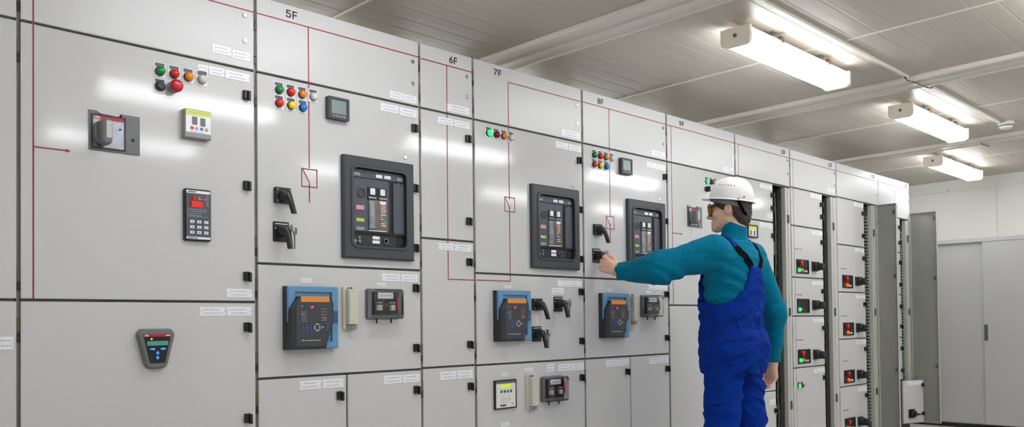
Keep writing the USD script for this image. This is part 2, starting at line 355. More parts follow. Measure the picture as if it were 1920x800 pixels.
# ------------------------------------------------------------------ switchgear cabinets
Z_TOP, Z_SEP, Z_BOT = 2.330, 2.040, 0.10
CAB = {  # id: (x0, x1, [(panel name, x0, x1, z0, z1)])
 '3F': (-.02, .794, [('door', None, None, 1.165, Z_SEP), ('top_panel', None, None, Z_SEP, Z_TOP), ('door', None, None, Z_BOT, 1.165)]),
 '4F': (.806, 1.599, [('top_panel', None, None, Z_SEP, Z_TOP), ('door', None, None, 1.165, Z_SEP), ('door', None, None, Z_BOT, 1.165)]),
 '5F': (1.612, 2.398, [('top_panel', None, None, Z_SEP, Z_TOP), ('door', None, None, 1.312, Z_SEP), ('door', None, None, .875, 1.312), ('door', None, 2.008, Z_BOT, .875), ('door', 2.008, None, Z_BOT, .875)]),
 '6F': (2.410, 2.722, [('top_panel', None, None, Z_SEP, Z_TOP), ('door', None, None, 1.458, Z_SEP), ('door', None, None, .879, 1.458), ('door', None, None, Z_BOT, .879)]),
 '7F': (2.736, 3.521, [('top_panel', None, None, Z_SEP, Z_TOP), ('door', None, None, 1.312, Z_SEP), ('door', None, None, .877, 1.312), ('door', None, None, Z_BOT, .877)]),
 '8F': (3.535, 4.312, [('top_panel', None, None, Z_SEP, Z_TOP), ('door', None, None, 1.312, Z_SEP), ('door', None, None, .877, 1.312), ('door', None, 3.928, Z_BOT, .877), ('door', 3.928, None, Z_BOT, .877)]),
 '9F': (4.328, 5.112, [('top_panel', None, None, Z_SEP, Z_TOP), ('door', None, None, 1.17, Z_SEP), ('door', None, None, Z_BOT, 1.17)]),
 '10F': (5.128, 5.894, [('top_panel', None, None, Z_SEP + .008, Z_TOP), ('door', None, 5.637, 1.768, Z_SEP + .008), ('door', None, 5.637, 1.17, 1.768), ('door', None, 5.637, .57, 1.17), ('door', None, 5.637, Z_BOT, .57)]),
 '11F': (5.910, 6.680, [('top_panel', None, None, Z_SEP + .012, Z_TOP), ('door', None, 6.430, 1.770, Z_SEP + .012), ('door', None, 6.430, 1.387, 1.770), ('door', None, 6.430, 1.099, 1.387), ('door', None, 6.430, .716, 1.099), ('door', None, 6.430, Z_BOT, .716)]),
 '12F': (6.696, 7.534, [('top_panel', None, None, Z_SEP + .016, Z_TOP), ('door', None, 7.222, 1.675, Z_SEP + .016), ('door', None, 7.222, 1.291, 1.675), ('door', None, 7.222, .910, 1.291), ('door', None, 7.222, .526, .910), ('door', None, 7.222, Z_BOT, .526)]),
 '13F': (7.540, 8.260, [('top_panel', None, None, 1.985, Z_TOP), ('door', None, 8.020, 1.67, 1.985), ('door', None, 8.020, 1.29, 1.67), ('door', None, 8.020, .90, 1.29), ('door', None, 8.020, .515, .90)]),
}
LAB = {'3F': 'grey switchgear cabinet cut off by the left edge of the picture',
 '4F': 'wide grey switchgear cabinet with the softstarter keypad, leftmost full column',
 '5F': 'wide grey switchgear cabinet lettered 5F on its top panel', '6F': 'narrow grey switchgear cabinet lettered 6F between two wide ones',
 '7F': 'grey switchgear cabinet lettered 7F with three lever switches on its middle door', '8F': 'grey switchgear cabinet lettered 8F that the person is operating',
 '9F': 'grey switchgear cabinet lettered 9F directly behind the person', '10F': 'grey switchgear cabinet lettered 10F with an open dark cable compartment by the shoulder',
 '11F': 'grey feeder cabinet lettered 11F with drawer units right of the person', '12F': 'grey feeder cabinet lettered 12F with four drawer units and one opened cable door',
 '13F': 'last grey feeder cabinet lettered 13F at the end of the row'}
G = .0045
PANELS = []           # (cabinet, prim, x0, x1, z0, z1)
cabs = {}
for k, (X0, X1, ps) in CAB.items():
    c = cabs[k] = thing('switchgear_cabinet', LAB[k], 'switchgear cabinet', (0, 0, 0), group='row of grey switchgear cabinets')
    # carcass: folded sheet sides, back, top, bottom and front frame
    m = MB()
    m.box(X0 + .004, X0 + .022, .022, .6, .1, Z_TOP - .004).box(X1 - .022, X1 - .004, .022, .6, .1, Z_TOP - .004)
    m.box(X0 + .022, X1 - .022, .58, .6, .1, Z_TOP - .004).box(X0 + .022, X1 - .022, .022, .58, Z_TOP - .03, Z_TOP - .004).box(X0 + .022, X1 - .022, .022, .58, .1, .12)
    obj('carcass', m, 'gap_dark', c)
    obj('top_edge', MB().box(X0, X1, .0215, .60, Z_TOP - .003, Z_TOP + .002), 'side_paint', c)
    obj('plinth', MB().box(X0 + .01, X1 - .01, .03, .59, 0.001, .1), 'charcoal_dark', c)
    if k not in ('3F',): obj('gap_seal', MB().box(X0 - .0125, X0 - .001, .009, .03, .1, Z_TOP - .012), 'gap_seal', c)
    for nm, a, b, z0, z1 in ps:
        a, b = (X0 if a is None else a), (X1 if b is None else b)
        m = MB().slab(a + (0 if a == X0 else G), b - (0 if b == X1 else G), z0 + (G if z0 > Z_BOT else 0), z1 - (G if z1 < Z_TOP else 0), 0, .02, ch=.0018)
        if z0 > Z_BOT: obj('gap_seal', MB().box(a + .004, b - .004, .012, .03, z0 - .006, z0 + .006), 'gap_dark', c)
        if a != X0 and b == X1: obj('gap_seal', MB().box(a - .006, a + .006, .012, .03, z0, z1), 'gap_dark', c)
        PANELS.append((k, obj(nm, m, 'cover_paint' if nm == 'top_panel' else 'panel_paint', c, smooth=False), a, b, z0, z1))

def panel_at(x, z):
    best = None
    for p in PANELS:
        if p[2] - .03 <= x <= p[3] + .03 and p[4] <= z <= p[5]:
            d = max(p[2] - x, x - p[3], 0)
            if best is None or d < best[0]: best = (d, p)
    return best[1][1]

# cable compartments of 10F to 13F, posts, open leaves
COMP = {'10F': (5.640, 5.822), '11F': (6.434, 6.582), '12F': (7.226, 7.380), '13F': (8.024, 8.160)}
for k, (a, b) in COMP.items():
    c = cabs[k]; X1 = CAB[k][1]; zt = CAB[k][2][0][3] - .01
    obj('compartment_wall', MB().box(a - .012, a - .002, .022, .56, .12, zt).box(b, b + .01, .06, .56, .12, zt).box(a, b, .40, .42, .12, zt), 'interior_dark', c)
    post = MB().slab(b, b + .030, .11, zt, .0, .06, ch=.003).slab(b + .032, X1 - .002, .11, zt, -.004, .05, ch=.004)
    p = obj('post', post, 'side_paint', c, smooth=False)
    for z in (1.78, 1.10, .42): obj('hinge', MB().box(b + .027, b + .040, -.010, .004, z, z + .06), 'gap_dark', p)
    fr = MB().box(b - .012, b, .03, .05, .12, zt)
    for z in np.arange(.2, zt - .05, .075): fr.box(b - .016, b - .010, .065, .085, z, z + .03).box(b - .014, b - .010, .12, .15, z + .02, z + .05)
    obj('perforated_rail', fr, 'galvanized' if k in ('12F', '13F') else 'gap_dark', c)
    if k in ('10F', '11F'):
        for z, w in ((1.55, .10), (1.30, .06), (.98, .08), (.62, .10), (.38, .07)):
            obj('support_bracket', MB().box(b - .05, b - .014, .08, .20, z, z + w), 'inner_paint' if k == '10F' else 'gap_dark', c)
    r2 = random.Random(len(k) + int(k[:2]))
    n = 4 if k in ('10F', '11F') else 9
    for i in range(n):
        x = b - .03 - r2.random() * .05; yv = .04 + r2.random() * .08
        pts = []
        for z in np.linspace(.14, zt - .05, 16):
            pts.append((x + r2.uniform(-.008, .008), yv + r2.uniform(-.008, .008), z))
        obj('wire', MB().tube(pts, .004 + .003 * r2.random(), 6), ('wire_green' if i % 3 else 'wire_grey') if n > 5 else 'wire_grey', c)
    if n > 5:
        tb = MB()
        for z in np.arange(.2, zt - .1, .028):
            tb.box(b - .046 + r2.uniform(0, .006), b - .016, .028, .05, z, z + .016)
        obj('terminal_row', tb, 'terminal_green', c)
        for z in (.8, 1.2, 1.6): obj('wire_tie', MB().box(b - .05, b - .02, .030, .034, z, z + .01), 'black_plastic', c)

def leaf(cab, x, w, zt, ang):
    """open narrow door of a cable compartment, hinged at x"""
    c = cabs[cab]
    m = MB().box(-w, 0, -.004, 0, .115, zt)
    lip = MB().box(-w, -w + .003, -.0, .022, .115, zt).box(-.003, 0, -.0, .022, .115, zt).box(-w + .003, -.003, 0, .022, zt - .003, zt).box(-w + .003, -.003, 0, .022, .115, .118)
    ca, sa = math.cos(ang), math.sin(ang)
    def rot(v):
        v = np.array(v); xx, yy = v[:, 0].copy(), v[:, 1].copy()
        v[:, 0] = x + ca * xx - sa * yy; v[:, 1] = -.010 + sa * xx + ca * yy; return v
    d = obj('door', m.move(rot), 'inner_paint', c, smooth=False, label='narrow cable compartment door standing open')
    obj('door_lip', lip.move(rot), 'side_paint', d, smooth=False)
    w_ = MB().tube([(-.012, .02, 1.93), (-.03, .03, 1.90), (-.05, .035, 1.93), (-.06, .02, 1.97)], .0024, 6)
    obj('earth_wire', w_.move(rot), 'wire_green', d)
    for z in (1.97, 1.42, .62): obj('door_catch', MB().box(-w + .02, -w + .032, .0, .016, z, z + .03).move(rot), 'handle_grey', d)
leaf('12F', 7.475, .168, 2.055, math.radians(90))
leaf('13F', 8.252, .235, 2.045, math.radians(90))

# small drawer door of 13F swung out, with its handle
c = cabs['13F']; ca, sa = math.cos(-.36), math.sin(-.36)
def swing(v):
    v = np.array(v); xx, yy = v[:, 0].copy(), v[:, 1].copy()
    v[:, 0] = 7.985 + ca * xx - sa * yy; v[:, 1] = -.012 + sa * xx + ca * yy; return v
sd = obj('door', MB().slab(0, .262, .118, .506, 0, .018, ch=.002).move(swing), 'panel_paint', c, smooth=False, label='small drawer door swung slightly open')
for z in (.445, .185): obj('latch', MB().slab(.235, .262, z, z + .030, -.014, 0, ch=.003).move(swing), 'latch_black', sd)
obj('nameplate', MB().slab(.05, .245, .462, .496, -.002, 0).move(swing), 'white_plate', sd)
obj('rotary_handle', MB().slab(.065, .135, .165, .245, -.012, 0, ch=.003).cyl(.10, .205, .030, -.045, -.012, 16, .004).prism([(.085, .212), (.085, .190), (.165, .196), (.165, .206)], -.06, -.04, .003).move(swing), 'latch_black', sd)

# hinges in the gaps between the cabinets
for k in ('4F', '5F', '6F', '7F', '8F', '9F', '10F', '11F', '12F'):
    X0 = CAB[k][0]
    for kk, prim, a, b, z0, z1 in PANELS:
        if kk != k or abs(a - X0) > .01: continue
        for z in ((z0 + .06, z1 - .10) if z1 - z0 > .2 else (z0 + .05,)):
            obj('hinge', MB().box(X0 - .0105, X0 - .0015, .004, .016, z, z + .045), 'olive_brass', prim)
            obj('hinge_cap', MB().box(X0 - .0105, X0 - .0015, .003, .016, z - .030, z - .004), 'latch_black', prim)

# ------------------------------------------------------------------ latches, screws, plates, lettering, mimic lines (parts of the doors)
LATCH = [(1.563, z) for z in (1.941, 1.601, 1.261, 1.072, .733)] + [(2.366, z) for z in (1.941, 1.675, 1.411, 1.234, .971, .787)] + [(1.968, .789)] \
    + [(2.686, z) for z in (1.940, 1.553, 1.362, .977, .783)] + [(3.491, z) for z in (1.941, 1.677, 1.412, 1.237, .975, .780)] \
    + [(4.285, z) for z in (1.942, 1.675, 1.235, .975, .790)] + [(3.890, .792), (5.084, 1.92), (5.084, 1.30), (5.084, 1.08)] \
    + [(5.616, z) for z in (1.962, 1.869, 1.672, 1.26, .95, .43)] + [(6.398, z) for z in (1.964, 1.869, 1.670, 1.290, 1.006, .623)] \
    + [(7.184, z) for z in (1.960, 1.770, 1.581, 1.195, .820, .432)] + [(7.990, z) for z in (1.90, 1.76, 1.58, 1.38, 1.18, 1.00, .80, .60)]
for x, z in LATCH:
    m = MB().slab(x - .012, x + .012, z - .017, z + .017, -.014, 0, .003, .003).slab(x + .002, x + .013, z - .021, z + .014, -.022, -.013, 0, .002)
    obj('latch', m, 'latch_black', panel_at(x, z))
SCREW = [(1.562, 2.243), (1.562, 2.147), (2.365, 2.236), (2.365, 2.139), (2.318, 1.805), (2.688, 2.234), (2.688, 2.138), (3.484, 2.238), (3.484, 2.139), (3.446, 1.80),
         (4.283, 2.236), (4.283, 2.140), (4.236, 1.802), (5.077, 2.240), (5.077, 2.144), (5.865, 2.239), (5.865, 2.142), (6.653, 2.239), (6.653, 2.141), (7.508, 2.244), (7.508, 2.147), (8.243, 2.246), (8.243, 2.16)]
for x, z in SCREW:
    obj('lock_screw', MB().cyl(x, z, .009, -.004, 0, 14, .0015), 'chrome', panel_at(x, z))
PLATES = [(1.432, 1.506, 2.076, 2.107), (1.511, 1.583, 2.072, 2.103), (1.379, 1.417, 1.990, 2.021), (1.420, 1.479, 1.992, 2.023), (1.482, 1.580, 1.991, 2.022), (1.483, 1.585, 1.182, 1.214),
 (1.381, 1.479, 1.114, 1.146), (1.483, 1.583, 1.114, 1.147), (2.236, 2.308, 2.054, 2.085), (2.311, 2.385, 2.052, 2.084), (2.187, 2.284, 1.990, 2.023), (2.289, 2.387, 1.988, 2.022),
 (2.186, 2.285, 1.260, 1.292), (2.290, 2.384, 1.260, 1.292), (1.786, 1.884, .822, .857), (1.889, 1.990, .822, .857), (2.192, 2.290, .821, .856), (2.295, 2.388, .820, .856),
 (2.564, 2.702, 2.053, 2.087), (2.505, 2.600, 1.986, 2.018), (2.605, 2.703, 1.986, 2.018), (2.504, 2.597, 1.410, 1.441), (2.601, 2.707, 1.410, 1.441), (2.506, 2.604, .820, .857), (2.609, 2.708, .820, .857),
 (3.354, 3.505, 2.055, 2.090), (3.307, 3.408, 1.986, 2.019), (3.413, 3.513, 1.985, 2.019), (3.310, 3.507, 1.262, 1.293), (3.263, 3.359, 1.219, 1.254), (3.307, 3.403, .821, .858), (3.408, 3.512, .820, .857), (3.219, 3.279, .822, .862),
 (4.158, 4.300, 2.056, 2.089), (4.112, 4.203, 1.980, 2.013), (4.208, 4.300, 1.979, 2.012), (4.111, 4.208, 1.258, 1.289), (4.213, 4.305, 1.258, 1.289), (3.704, 3.807, .826, .861), (3.812, 3.912, .826, .861), (4.107, 4.203, .825, .860), (4.208, 4.303, .825, .860),
 (4.961, 5.095, 2.057, 2.089), (5.447, 5.628, 1.997, 2.030), (5.538, 5.626, 1.792, 1.830), (5.437, 5.530, 1.722, 1.756), (5.536, 5.628, 1.723, 1.757), (5.538, 5.628, .475, .510),
 (6.524, 6.653, 2.077, 2.109), (6.227, 6.422, 2.004, 2.038), (6.227, 6.422, 1.721, 1.753), (6.228, 6.422, 1.336, 1.366), (6.226, 6.422, 1.046, 1.080), (6.228, 6.422, .662, .696),
 (7.022, 7.213, 2.008, 2.042), (7.022, 7.208, 1.628, 1.660), (7.022, 7.215, 1.242, 1.275), (7.024, 7.213, .860, .896), (7.024, 7.213, .468, .508), (7.834, 7.949, 2.10, 2.245), (.740, .785, 1.012, 1.052),
 (1.793, 1.843, 1.241, 1.261), (2.157, 2.210, 1.237, 1.252), (2.916, 2.973, 1.242, 1.258), (2.886, 2.939, .816, .833), (3.055, 3.117, .831, .849), (2.888, 2.946, .572, .592), (3.724, 3.774, 1.242, 1.258), (4.078, 4.138, 1.236, 1.252)]
r3 = random.Random(3)
for x0, x1, z0, z1 in PLATES:
    p = panel_at((x0 + x1) / 2, (z0 + z1) / 2)
    obj('nameplate', MB().slab(x0, x1, z0, z1, -.0016, 0, ch=.0004), 'white_plate', p, smooth=False)
    w, h = x1 - x0, z1 - z0
    m = MB(); rows = 2 if h < .06 else 7
    for i in range(rows):
        zc = z1 - h * (i + .75) / (rows + .5); x = x0 + w * .12 + r3.random() * w * .1; e = x1 - w * .12 - r3.random() * w * .15
        while x < e:
            l = r3.uniform(.004, .012); m.box(x, min(x + l, e + .002), -.0021, -.0015, zc - h * .05, zc + h * .05); x += l + .003
    m.cyl(x0 + .004, (z0 + z1) / 2, .0018, -.0026, -.001, 8).cyl(x1 - .004, (z0 + z1) / 2, .0018, -.0026, -.001, 8)
    obj('engraving', m, 'engrave_grey', p, smooth=False)
for txt, x, w, z in (('5F', 1.736, .050, 2.281), ('6F', 2.580, .048, 2.278), ('7F', 2.864, .054, 2.279), ('8F', 3.660, .053, 2.278), ('9F', 4.458, .054, 2.280),
                     ('10F', 5.770, .066, 2.281), ('11F', 6.550, .066, 2.282), ('12F', 7.392, .072, 2.285), ('13F', 8.145, .072, 2.286)):
    obj('lettering', MB().text(txt, x, z, .029, -.0003, bold=True, width=w), 'letter_black', panel_at(x + .02, z), smooth=False)

def mimic(segs, w=.0045):
    """printed red lines, cut where they pass from one door to the next"""
    by = {}
    for (xa, za), (xb, zb) in segs:
        n = max(2, int(max(abs(xb - xa), abs(zb - za)) / .01))
        runs, last = [], None
        for i in range(n):
            s = (i + .5) / n; p = panel_at(xa + (xb - xa) * s, za + (zb - za) * s)
            if last is not None and p == last: runs[-1][2] = (i + 1) / n
            else: runs.append([p, i / n, (i + 1) / n])
            last = p
        d = np.array([xb - xa, zb - za]); L = np.linalg.norm(d); t = d / L; nn = np.array([-t[1], t[0]]) * w / 2
        for p, s0, s1 in runs:
            a, b = np.array([xa, za]) + d * s0, np.array([xa, za]) + d * s1
            by.setdefault(p.GetPath(), MB()).prism([a - nn, b - nn, b + nn, a + nn], -.0008, .0002)
    for p, m in by.items(): obj('mimic_line', m, 'mimic_red', stage.GetPrimAtPath(p), smooth=False)

def arrow(x, z, dx, dz, s=.016):
    n = (-dz, dx)
    obj('arrow_head', MB().prism([(x + dx * s, z + dz * s), (x + n[0] * s * .4, z + n[1] * s * .4), (x - n[0] * s * .4, z - n[1] * s * .4)], -.0009, .0002), 'mimic_red', panel_at(x, z), smooth=False)

BUS = 2.264
mimic([((.841, 1.167), (.841, 2.328)), ((.841, 1.648), (.940, 1.648)), ((1.30, BUS), (1.598, BUS))]); arrow(.936, 1.648, 1, 0)
mimic([((1.613, BUS), (2.397, BUS)), ((1.836, BUS), (1.836, 1.700)), ((1.836, 1.64), (1.836, 1.562))]); arrow(1.836, 1.598, 0, 1, .012)
mimic([((2.411, BUS - .003), (2.721, BUS - .003)), ((2.564, BUS), (2.561, 1.278)), ((2.561, 1.278), (2.721, 1.278))])
mimic([((2.963, 2.260), (3.520, 2.262)), ((2.963, 2.260), (2.963, 1.68)), ((2.963, 1.65), (2.963, 1.279)), ((2.963, 1.279), (2.737, 1.279))]); arrow(2.963, 1.597, 0, 1, .012)
mimic([((3.536, BUS), (4.311, BUS)), ((3.760, BUS), (3.760, 1.66)), ((3.760, 1.62), (3.758, 1.521))]); arrow(3.759, 1.563, 0, 1, .012)
mimic([((4.329, BUS), (5.111, BUS)), ((4.368, BUS), (4.367, 1.173)), ((4.368, 1.610), (4.462, 1.610))]); arrow(4.458, 1.610, 1, 0)
mimic([((5.129, BUS), (5.893, BUS)), ((5.163, BUS), (5.163, .12))])
mimic([((5.911, BUS), (6.679, BUS))])
mimic([((5.950, BUS), (5.946, .12))], .003)
mimic([((6.697, BUS + .002), (7.533, BUS + .004)), ((7.541, BUS + .004), (8.259, BUS + .006))])
for x, z in ((5.95, 1.598), (5.95, 1.258), (5.95, .921), (6.740, 1.481), (6.740, 1.097), (6.740, .733), (6.740, .336)):
    mimic([((x, z), (x + .10, z))]); arrow(x + .10, z, 1, 0, .012)
for x, z in ((1.800, 1.625), (2.929, 1.621), (3.722, 1.591)):
    s = .073
    mimic([((x, z), (x + s, z)), ((x, z + s - .003), (x + s, z + s - .003)), ((x + .002, z), (x + .002, z + s)), ((x + s - .002, z), (x + s - .002, z + s)), ((x + .006, z + s - .006), (x + s / 2, z + .018))], .004)

# ------------------------------------------------------------------ devices on the doors: each a thing
LENS = {'green': 'lens_green', 'red': 'lens_red', 'dark_red': 'lens_dark_red', 'amber': 'lens_amber', 'white': 'lens_white', 'yellow': 'lens_yellow', 'blue': 'lens_blue', 'green_lit': 'led_green'}
SAY = {'green': 'green', 'red': 'red', 'dark_red': 'dark red', 'amber': 'orange', 'white': 'clear white', 'yellow': 'yellow', 'blue': 'blue', 'green_lit': 'glowing green'}
first = {}
WHERE = {'4F': 'on the leftmost full cabinet', '5F': 'on cabinet 5F', '7F': 'on cabinet 7F', '8F': 'on cabinet 8F', '9F': 'on cabinet 9F left of the helmet', '11F': 'on the bottom door of cabinet 11F'}
def lamp(col, cab, x, z, note, group):
    lab = f'{SAY[col]} round indicator lamp {note} {WHERE[cab]}'
    if col in first: return dup(first[col], lab, (x, 0, z), group=group)
    t = first[col] = thing('indicator_lamp', lab, 'indicator lamp', (x, 0, z), group=group)
    obj('label_plate', MB().slab(-.0205, .0205, -.021, .031, -.0016, 0, .002, .0003), 'white_plate', t, smooth=False)
    obj('legend', MB().slab(-.0165, .0165, .0165, .0285, -.003, -.0014), 'charcoal_face', t, smooth=False)
    obj('bezel', MB().lathe(0, 0, [(.0170, 0), (.0170, -.008), (.0158, -.0105), (.0140, -.0105)]), 'charcoal_dark' if col != 'white' else 'mid_grey', t)
    obj('lens', MB().lathe(0, 0, [(.0152, -.008), (.0152, -.013), (.0135, -.0185), (.010, -.0215), (.0055, -.0232), (.001, -.0236)]), LENS[col], t, smooth=60)
    return t
for cab, cols, x0, z in (('4F', ['green', 'red', 'amber', 'white'], 1.240, 1.966), ('5F', ['green', 'red', 'amber', 'white'], 1.702, 1.987), ('7F', ['green_lit', 'dark_red', 'amber', 'white'], 2.824, 1.987), ('8F', ['green', 'red', 'amber', 'white'], 3.622, 1.986)):
    for i, cname in enumerate(cols):
        lamp(cname, cab, x0 + .0508 * i, z, ['first in the top row', 'second in the top row', 'third in the top row', 'last in the top row'][i], f'indicator lamps {WHERE[cab]}')
for cab, x0, z in (('5F', 1.702, 1.935), ('8F', 3.621, 1.935)):
    for i, cname in enumerate(['red', 'yellow', 'blue']):
        lamp(cname, cab, x0 + .052 * i, z, ['first in the lower row', 'second in the lower row', 'third in the lower row'][i], f'indicator lamps {WHERE[cab]}')
for cab, x0, z in (('9F', 4.758, 1.966), ('11F', 5.974, .583)):
    for i, cname in enumerate(['green_lit', 'dark_red']):
        lamp(cname, cab, x0 + .049 * i, z, 'of the pair', f'indicator lamps {WHERE[cab]}')
lamp('white', '9F', 4.856, 1.966, 'after the pair', 'indicator lamps on cabinet 9F left of the helmet')

t = thing('push_button', 'flat black push button below the green lamp on the leftmost full cabinet', 'push button', (1.240, 0, 1.914))
obj('label_plate', MB().slab(-.0205, .0205, -.026, .026, -.0016, 0, .002, .0003), 'white_plate', t, smooth=False)
obj('legend', MB().slab(-.0165, .0165, .015, .024, -.003, -.0014), 'charcoal_dark', t, smooth=False)
obj('collar', MB().lathe(0, 0, [(.0175, 0), (.0175, -.010), (.0155, -.012)]), 'charcoal_dark', t)
obj('cap', MB().lathe(0, 0, [(.0135, -.010), (.0135, -.016), (.012, -.0175), (.002, -.0175)]), 'black_plastic', t)
t = thing('emergency_stop', 'red mushroom emergency stop button below the red lamp on the leftmost full cabinet', 'emergency stop button', (1.286, 0, 1.918))
obj('collar', MB().lathe(0, 0, [(.021, 0), (.021, -.012), (.018, -.016), (.012, -.018), (.012, -.028)]), 'mid_grey', t)
obj('mushroom_head', MB().lathe(0, 0, [(.013, -.026), (.021, -.029), (.0225, -.034), (.021, -.041), (.015, -.045), (.002, -.046)], 28), 'stop_red', t, smooth=50)
t = thing('selector_switch', 'small black selector knob under the green lamp on cabinet 9F', 'selector switch', (4.752, 0, 1.916))
obj('base', MB().lathe(0, 0, [(.017, 0), (.017, -.010), (.015, -.013)]), 'charcoal_dark', t)
obj('knob', MB().slab(-.006, .006, -.018, .016, -.034, -.012, .002, .002), 'black_plastic', t)

def breaker(t):
    W, H = .367, .425
    obj('bezel', MB().frame((0, W, 0, H), (.040, W - .040, .048, H - .042), -.022, 0, .004, .026, 6, .006).frame((.034, W - .034, .042, H - .036), (.046, W - .046, .054, H - .048), -.026, -.020, .03, .022, 6, .002), 'charcoal', t)
    obj('recess', MB().slab(.036, W - .036, .044, H - .038, -.0015, 0), 'recess_black', t)
    f = obj('front_cover', MB().slab(.048, .238, .112, H - .088, -.012, 0, .004, .003).slab(.048, W - .046, H - .086, H - .050, -.006, 0, .003, .002).slab(.262, W - .046, .112, H - .088, -.010, 0, .004, .003), 'charcoal_face', t)
    obj('side_slot', MB().slab(.238, .262, .112, H - .088, -.0025, 0), 'recess_black', t)
    m = MB().slab(.172, .205, H - .078, H - .064, -.0075, -.005).slab(.216, .249, H - .078, H - .064, -.0075, -.005)
    obj('white_label', m, 'white_plate', f, smooth=False)
    obj('caption', MB().slab(.058, .092, H - .078, H - .066, -.0072, -.005).slab(.285, .312, H - .079, H - .066, -.0072, -.005), 'mid_grey', f, smooth=False)
    obj('trip_dial', MB().lathe(.092, .274, [(.020, -.011), (.020, -.014), (.018, -.016), (.016, -.013), (.002, -.013)], 20), 'charcoal', f)
    # push buttons, mechanism window, springs indicator
    obj('button_well', MB().slab(.122, .222, .250, .302, -.015, -.010, .003, .001), 'recess_black', f)
    obj('push_button', MB().slab(.134, .158, .270, .298, -.022, -.014, .002, .002), 'white_plate', f, label='white off button')
    obj('push_button', MB().slab(.186, .210, .270, .298, -.022, -.014, .002, .002), 'white_plate', f, label='white on button')
    obj('button_bar', MB().slab(.126, .166, .254, .262, -.018, -.014).slab(.180, .220, .254, .262, -.018, -.014), 'brushed_steel', f)
    obj('charging_handle', MB().slab(.128, .160, .124, .250, -.020, -.011, .004, .004), 'brushed_steel', f)
    obj('rating_plate', MB().slab(.160, .222, .124, .250, -.014, -.011, .002), 'bronze', f)
    m = MB(); rr_ = random.Random(5)
    for i in range(11): m.slab(.190, .190 + .01 + .02 * rr_.random(), .232 - i * .009, .235 - i * .009, -.0148, -.0135)
    m.slab(.186, .218, .236, .247, -.0150, -.0135).slab(.130, .220, .118, .122, -.0150, -.011)
    obj('rating_text', m, 'white_plate', f, smooth=False)
    obj('blue_mark', MB().slab(.188, .214, .158, .164, -.0150, -.0135), 'label_blue', f, smooth=False)
    obj('status_flag', MB().slab(.066, .106, .204, .222, -.0135, -.010), 'label_pink', f, smooth=False)
    obj('status_flag', MB().slab(.066, .106, .154, .168, -.0135, -.010), 'label_green', f, smooth=False)
    obj('status_flag', MB().slab(.066, .106, .118, .132, -.0135, -.010), 'mid_grey', f, smooth=False)
    obj('cover_screw', MB().cyl(.275, .332, .005, -.012, -.008, 10).cyl(.303, .332, .005, -.012, -.008, 10), 'recess_black', f)
    # chassis strip at the bottom
    c = obj('chassis_strip', MB().slab(.048, W - .046, .056, .108, -.006, 0, .003, .002), 'charcoal_dark', t)
    obj('strip_lip', MB().slab(.048, W - .046, .106, .112, -.016, 0), 'recess_black', t)
    obj('key_lock', MB().cyl(.062, .072, .008, -.012, -.005, 14, .001).cyl(.084, .072, .008, -.012, -.005, 14, .001).cyl(.084, .088, .006, -.011, -.005, 14, .001), 'brushed_steel', c)
    obj('position_indicator', MB().slab(.150, .188, .084, .098, -.010, -.005, .002, .001).slab(.150, .188, .066, .080, -.010, -.005, .002, .001), 'white_plate', c)
    obj('crank_socket', MB().lathe(.220, .080, [(.012, -.005), (.012, -.011), (.008, -.011), (.007, -.006)], 16), 'brushed_steel', c)
    obj('crank_pocket', MB().slab(.278, .312, .062, .100, -.009, -.005, .003, .002), 'recess_black', c)
b0 = thing('circuit_breaker', 'dark framed withdrawable circuit breaker on cabinet 5F, largest in view', 'circuit breaker', (1.984, 0, 1.350), group='dark framed withdrawable circuit breakers'); breaker(b0)
dup(b0, 'dark framed withdrawable circuit breaker on cabinet 7F', (3.107, 0, 1.350))
dup(b0, 'dark framed withdrawable circuit breaker on cabinet 8F behind the teal sleeve', (3.903, 0, 1.350))

def isolator(t):
    W, H = .164, .131
    obj('bezel', MB().prism([(0, 0), (W, 0), (W, H), (.104, H), (.104, H - .012), (.026, H - .006), (.022, H), (0, H)], -.006, 0, .0008), 'grey_plastic', t, smooth=False)
    obj('window_frame', MB().frame((.006, .116, .006, .120), (.011, .111, .011, .116), -.009, -.004), 'charcoal_dark', t, smooth=False)
    f = obj('face_plate', MB().slab(.011, .111, .011, .104, -.0072, -.005), 'brushed_steel', t, smooth=False)
    obj('brand_stripe', MB().slab(.011, .111, .103, .116, -.0074, -.005), 'stripe_red', t, smooth=False)
    obj('brand_lettering', MB().text('ABB', .013, .1055, .007, -.0072, bold=True, width=.020), 'white_plate', t, smooth=False)
    obj('release_pin', MB().cyl(.098, .078, .0035, -.010, -.006, 10), 'charcoal_dark', f)
    h = obj('rotary_handle', MB().slab(.014, .064, .022, .094, -.020, -.006, .016, .003).slab(.024, .056, .014, .100, -.058, -.018, .013, .006), 'grey_plastic', t)
    obj('handle_label', MB().slab(.036, .052, .036, .092, -.0588, -.0575), 'beige', h, smooth=False)
    obj('handle_text', MB().slab(.039, .049, .074, .076, -.0592, -.0585).slab(.039, .049, .064, .066, -.0592, -.0585).slab(.039, .049, .054, .056, -.0592, -.0585), 'engrave_grey', h, smooth=False)
    obj('padlock_hole', MB().cyl(.140, .048, .006, -.0068, -.004, 12), 'recess_black', t)
i0 = thing('isolator_switch', 'dark grey isolator switch with red stripe on the leftmost full cabinet', 'isolator switch', (1.006, 0, 1.662)); isolator(i0)
dup(i0, 'dark grey isolator switch with red stripe on cabinet 9F in front of the face', (4.530, 0, 1.662))

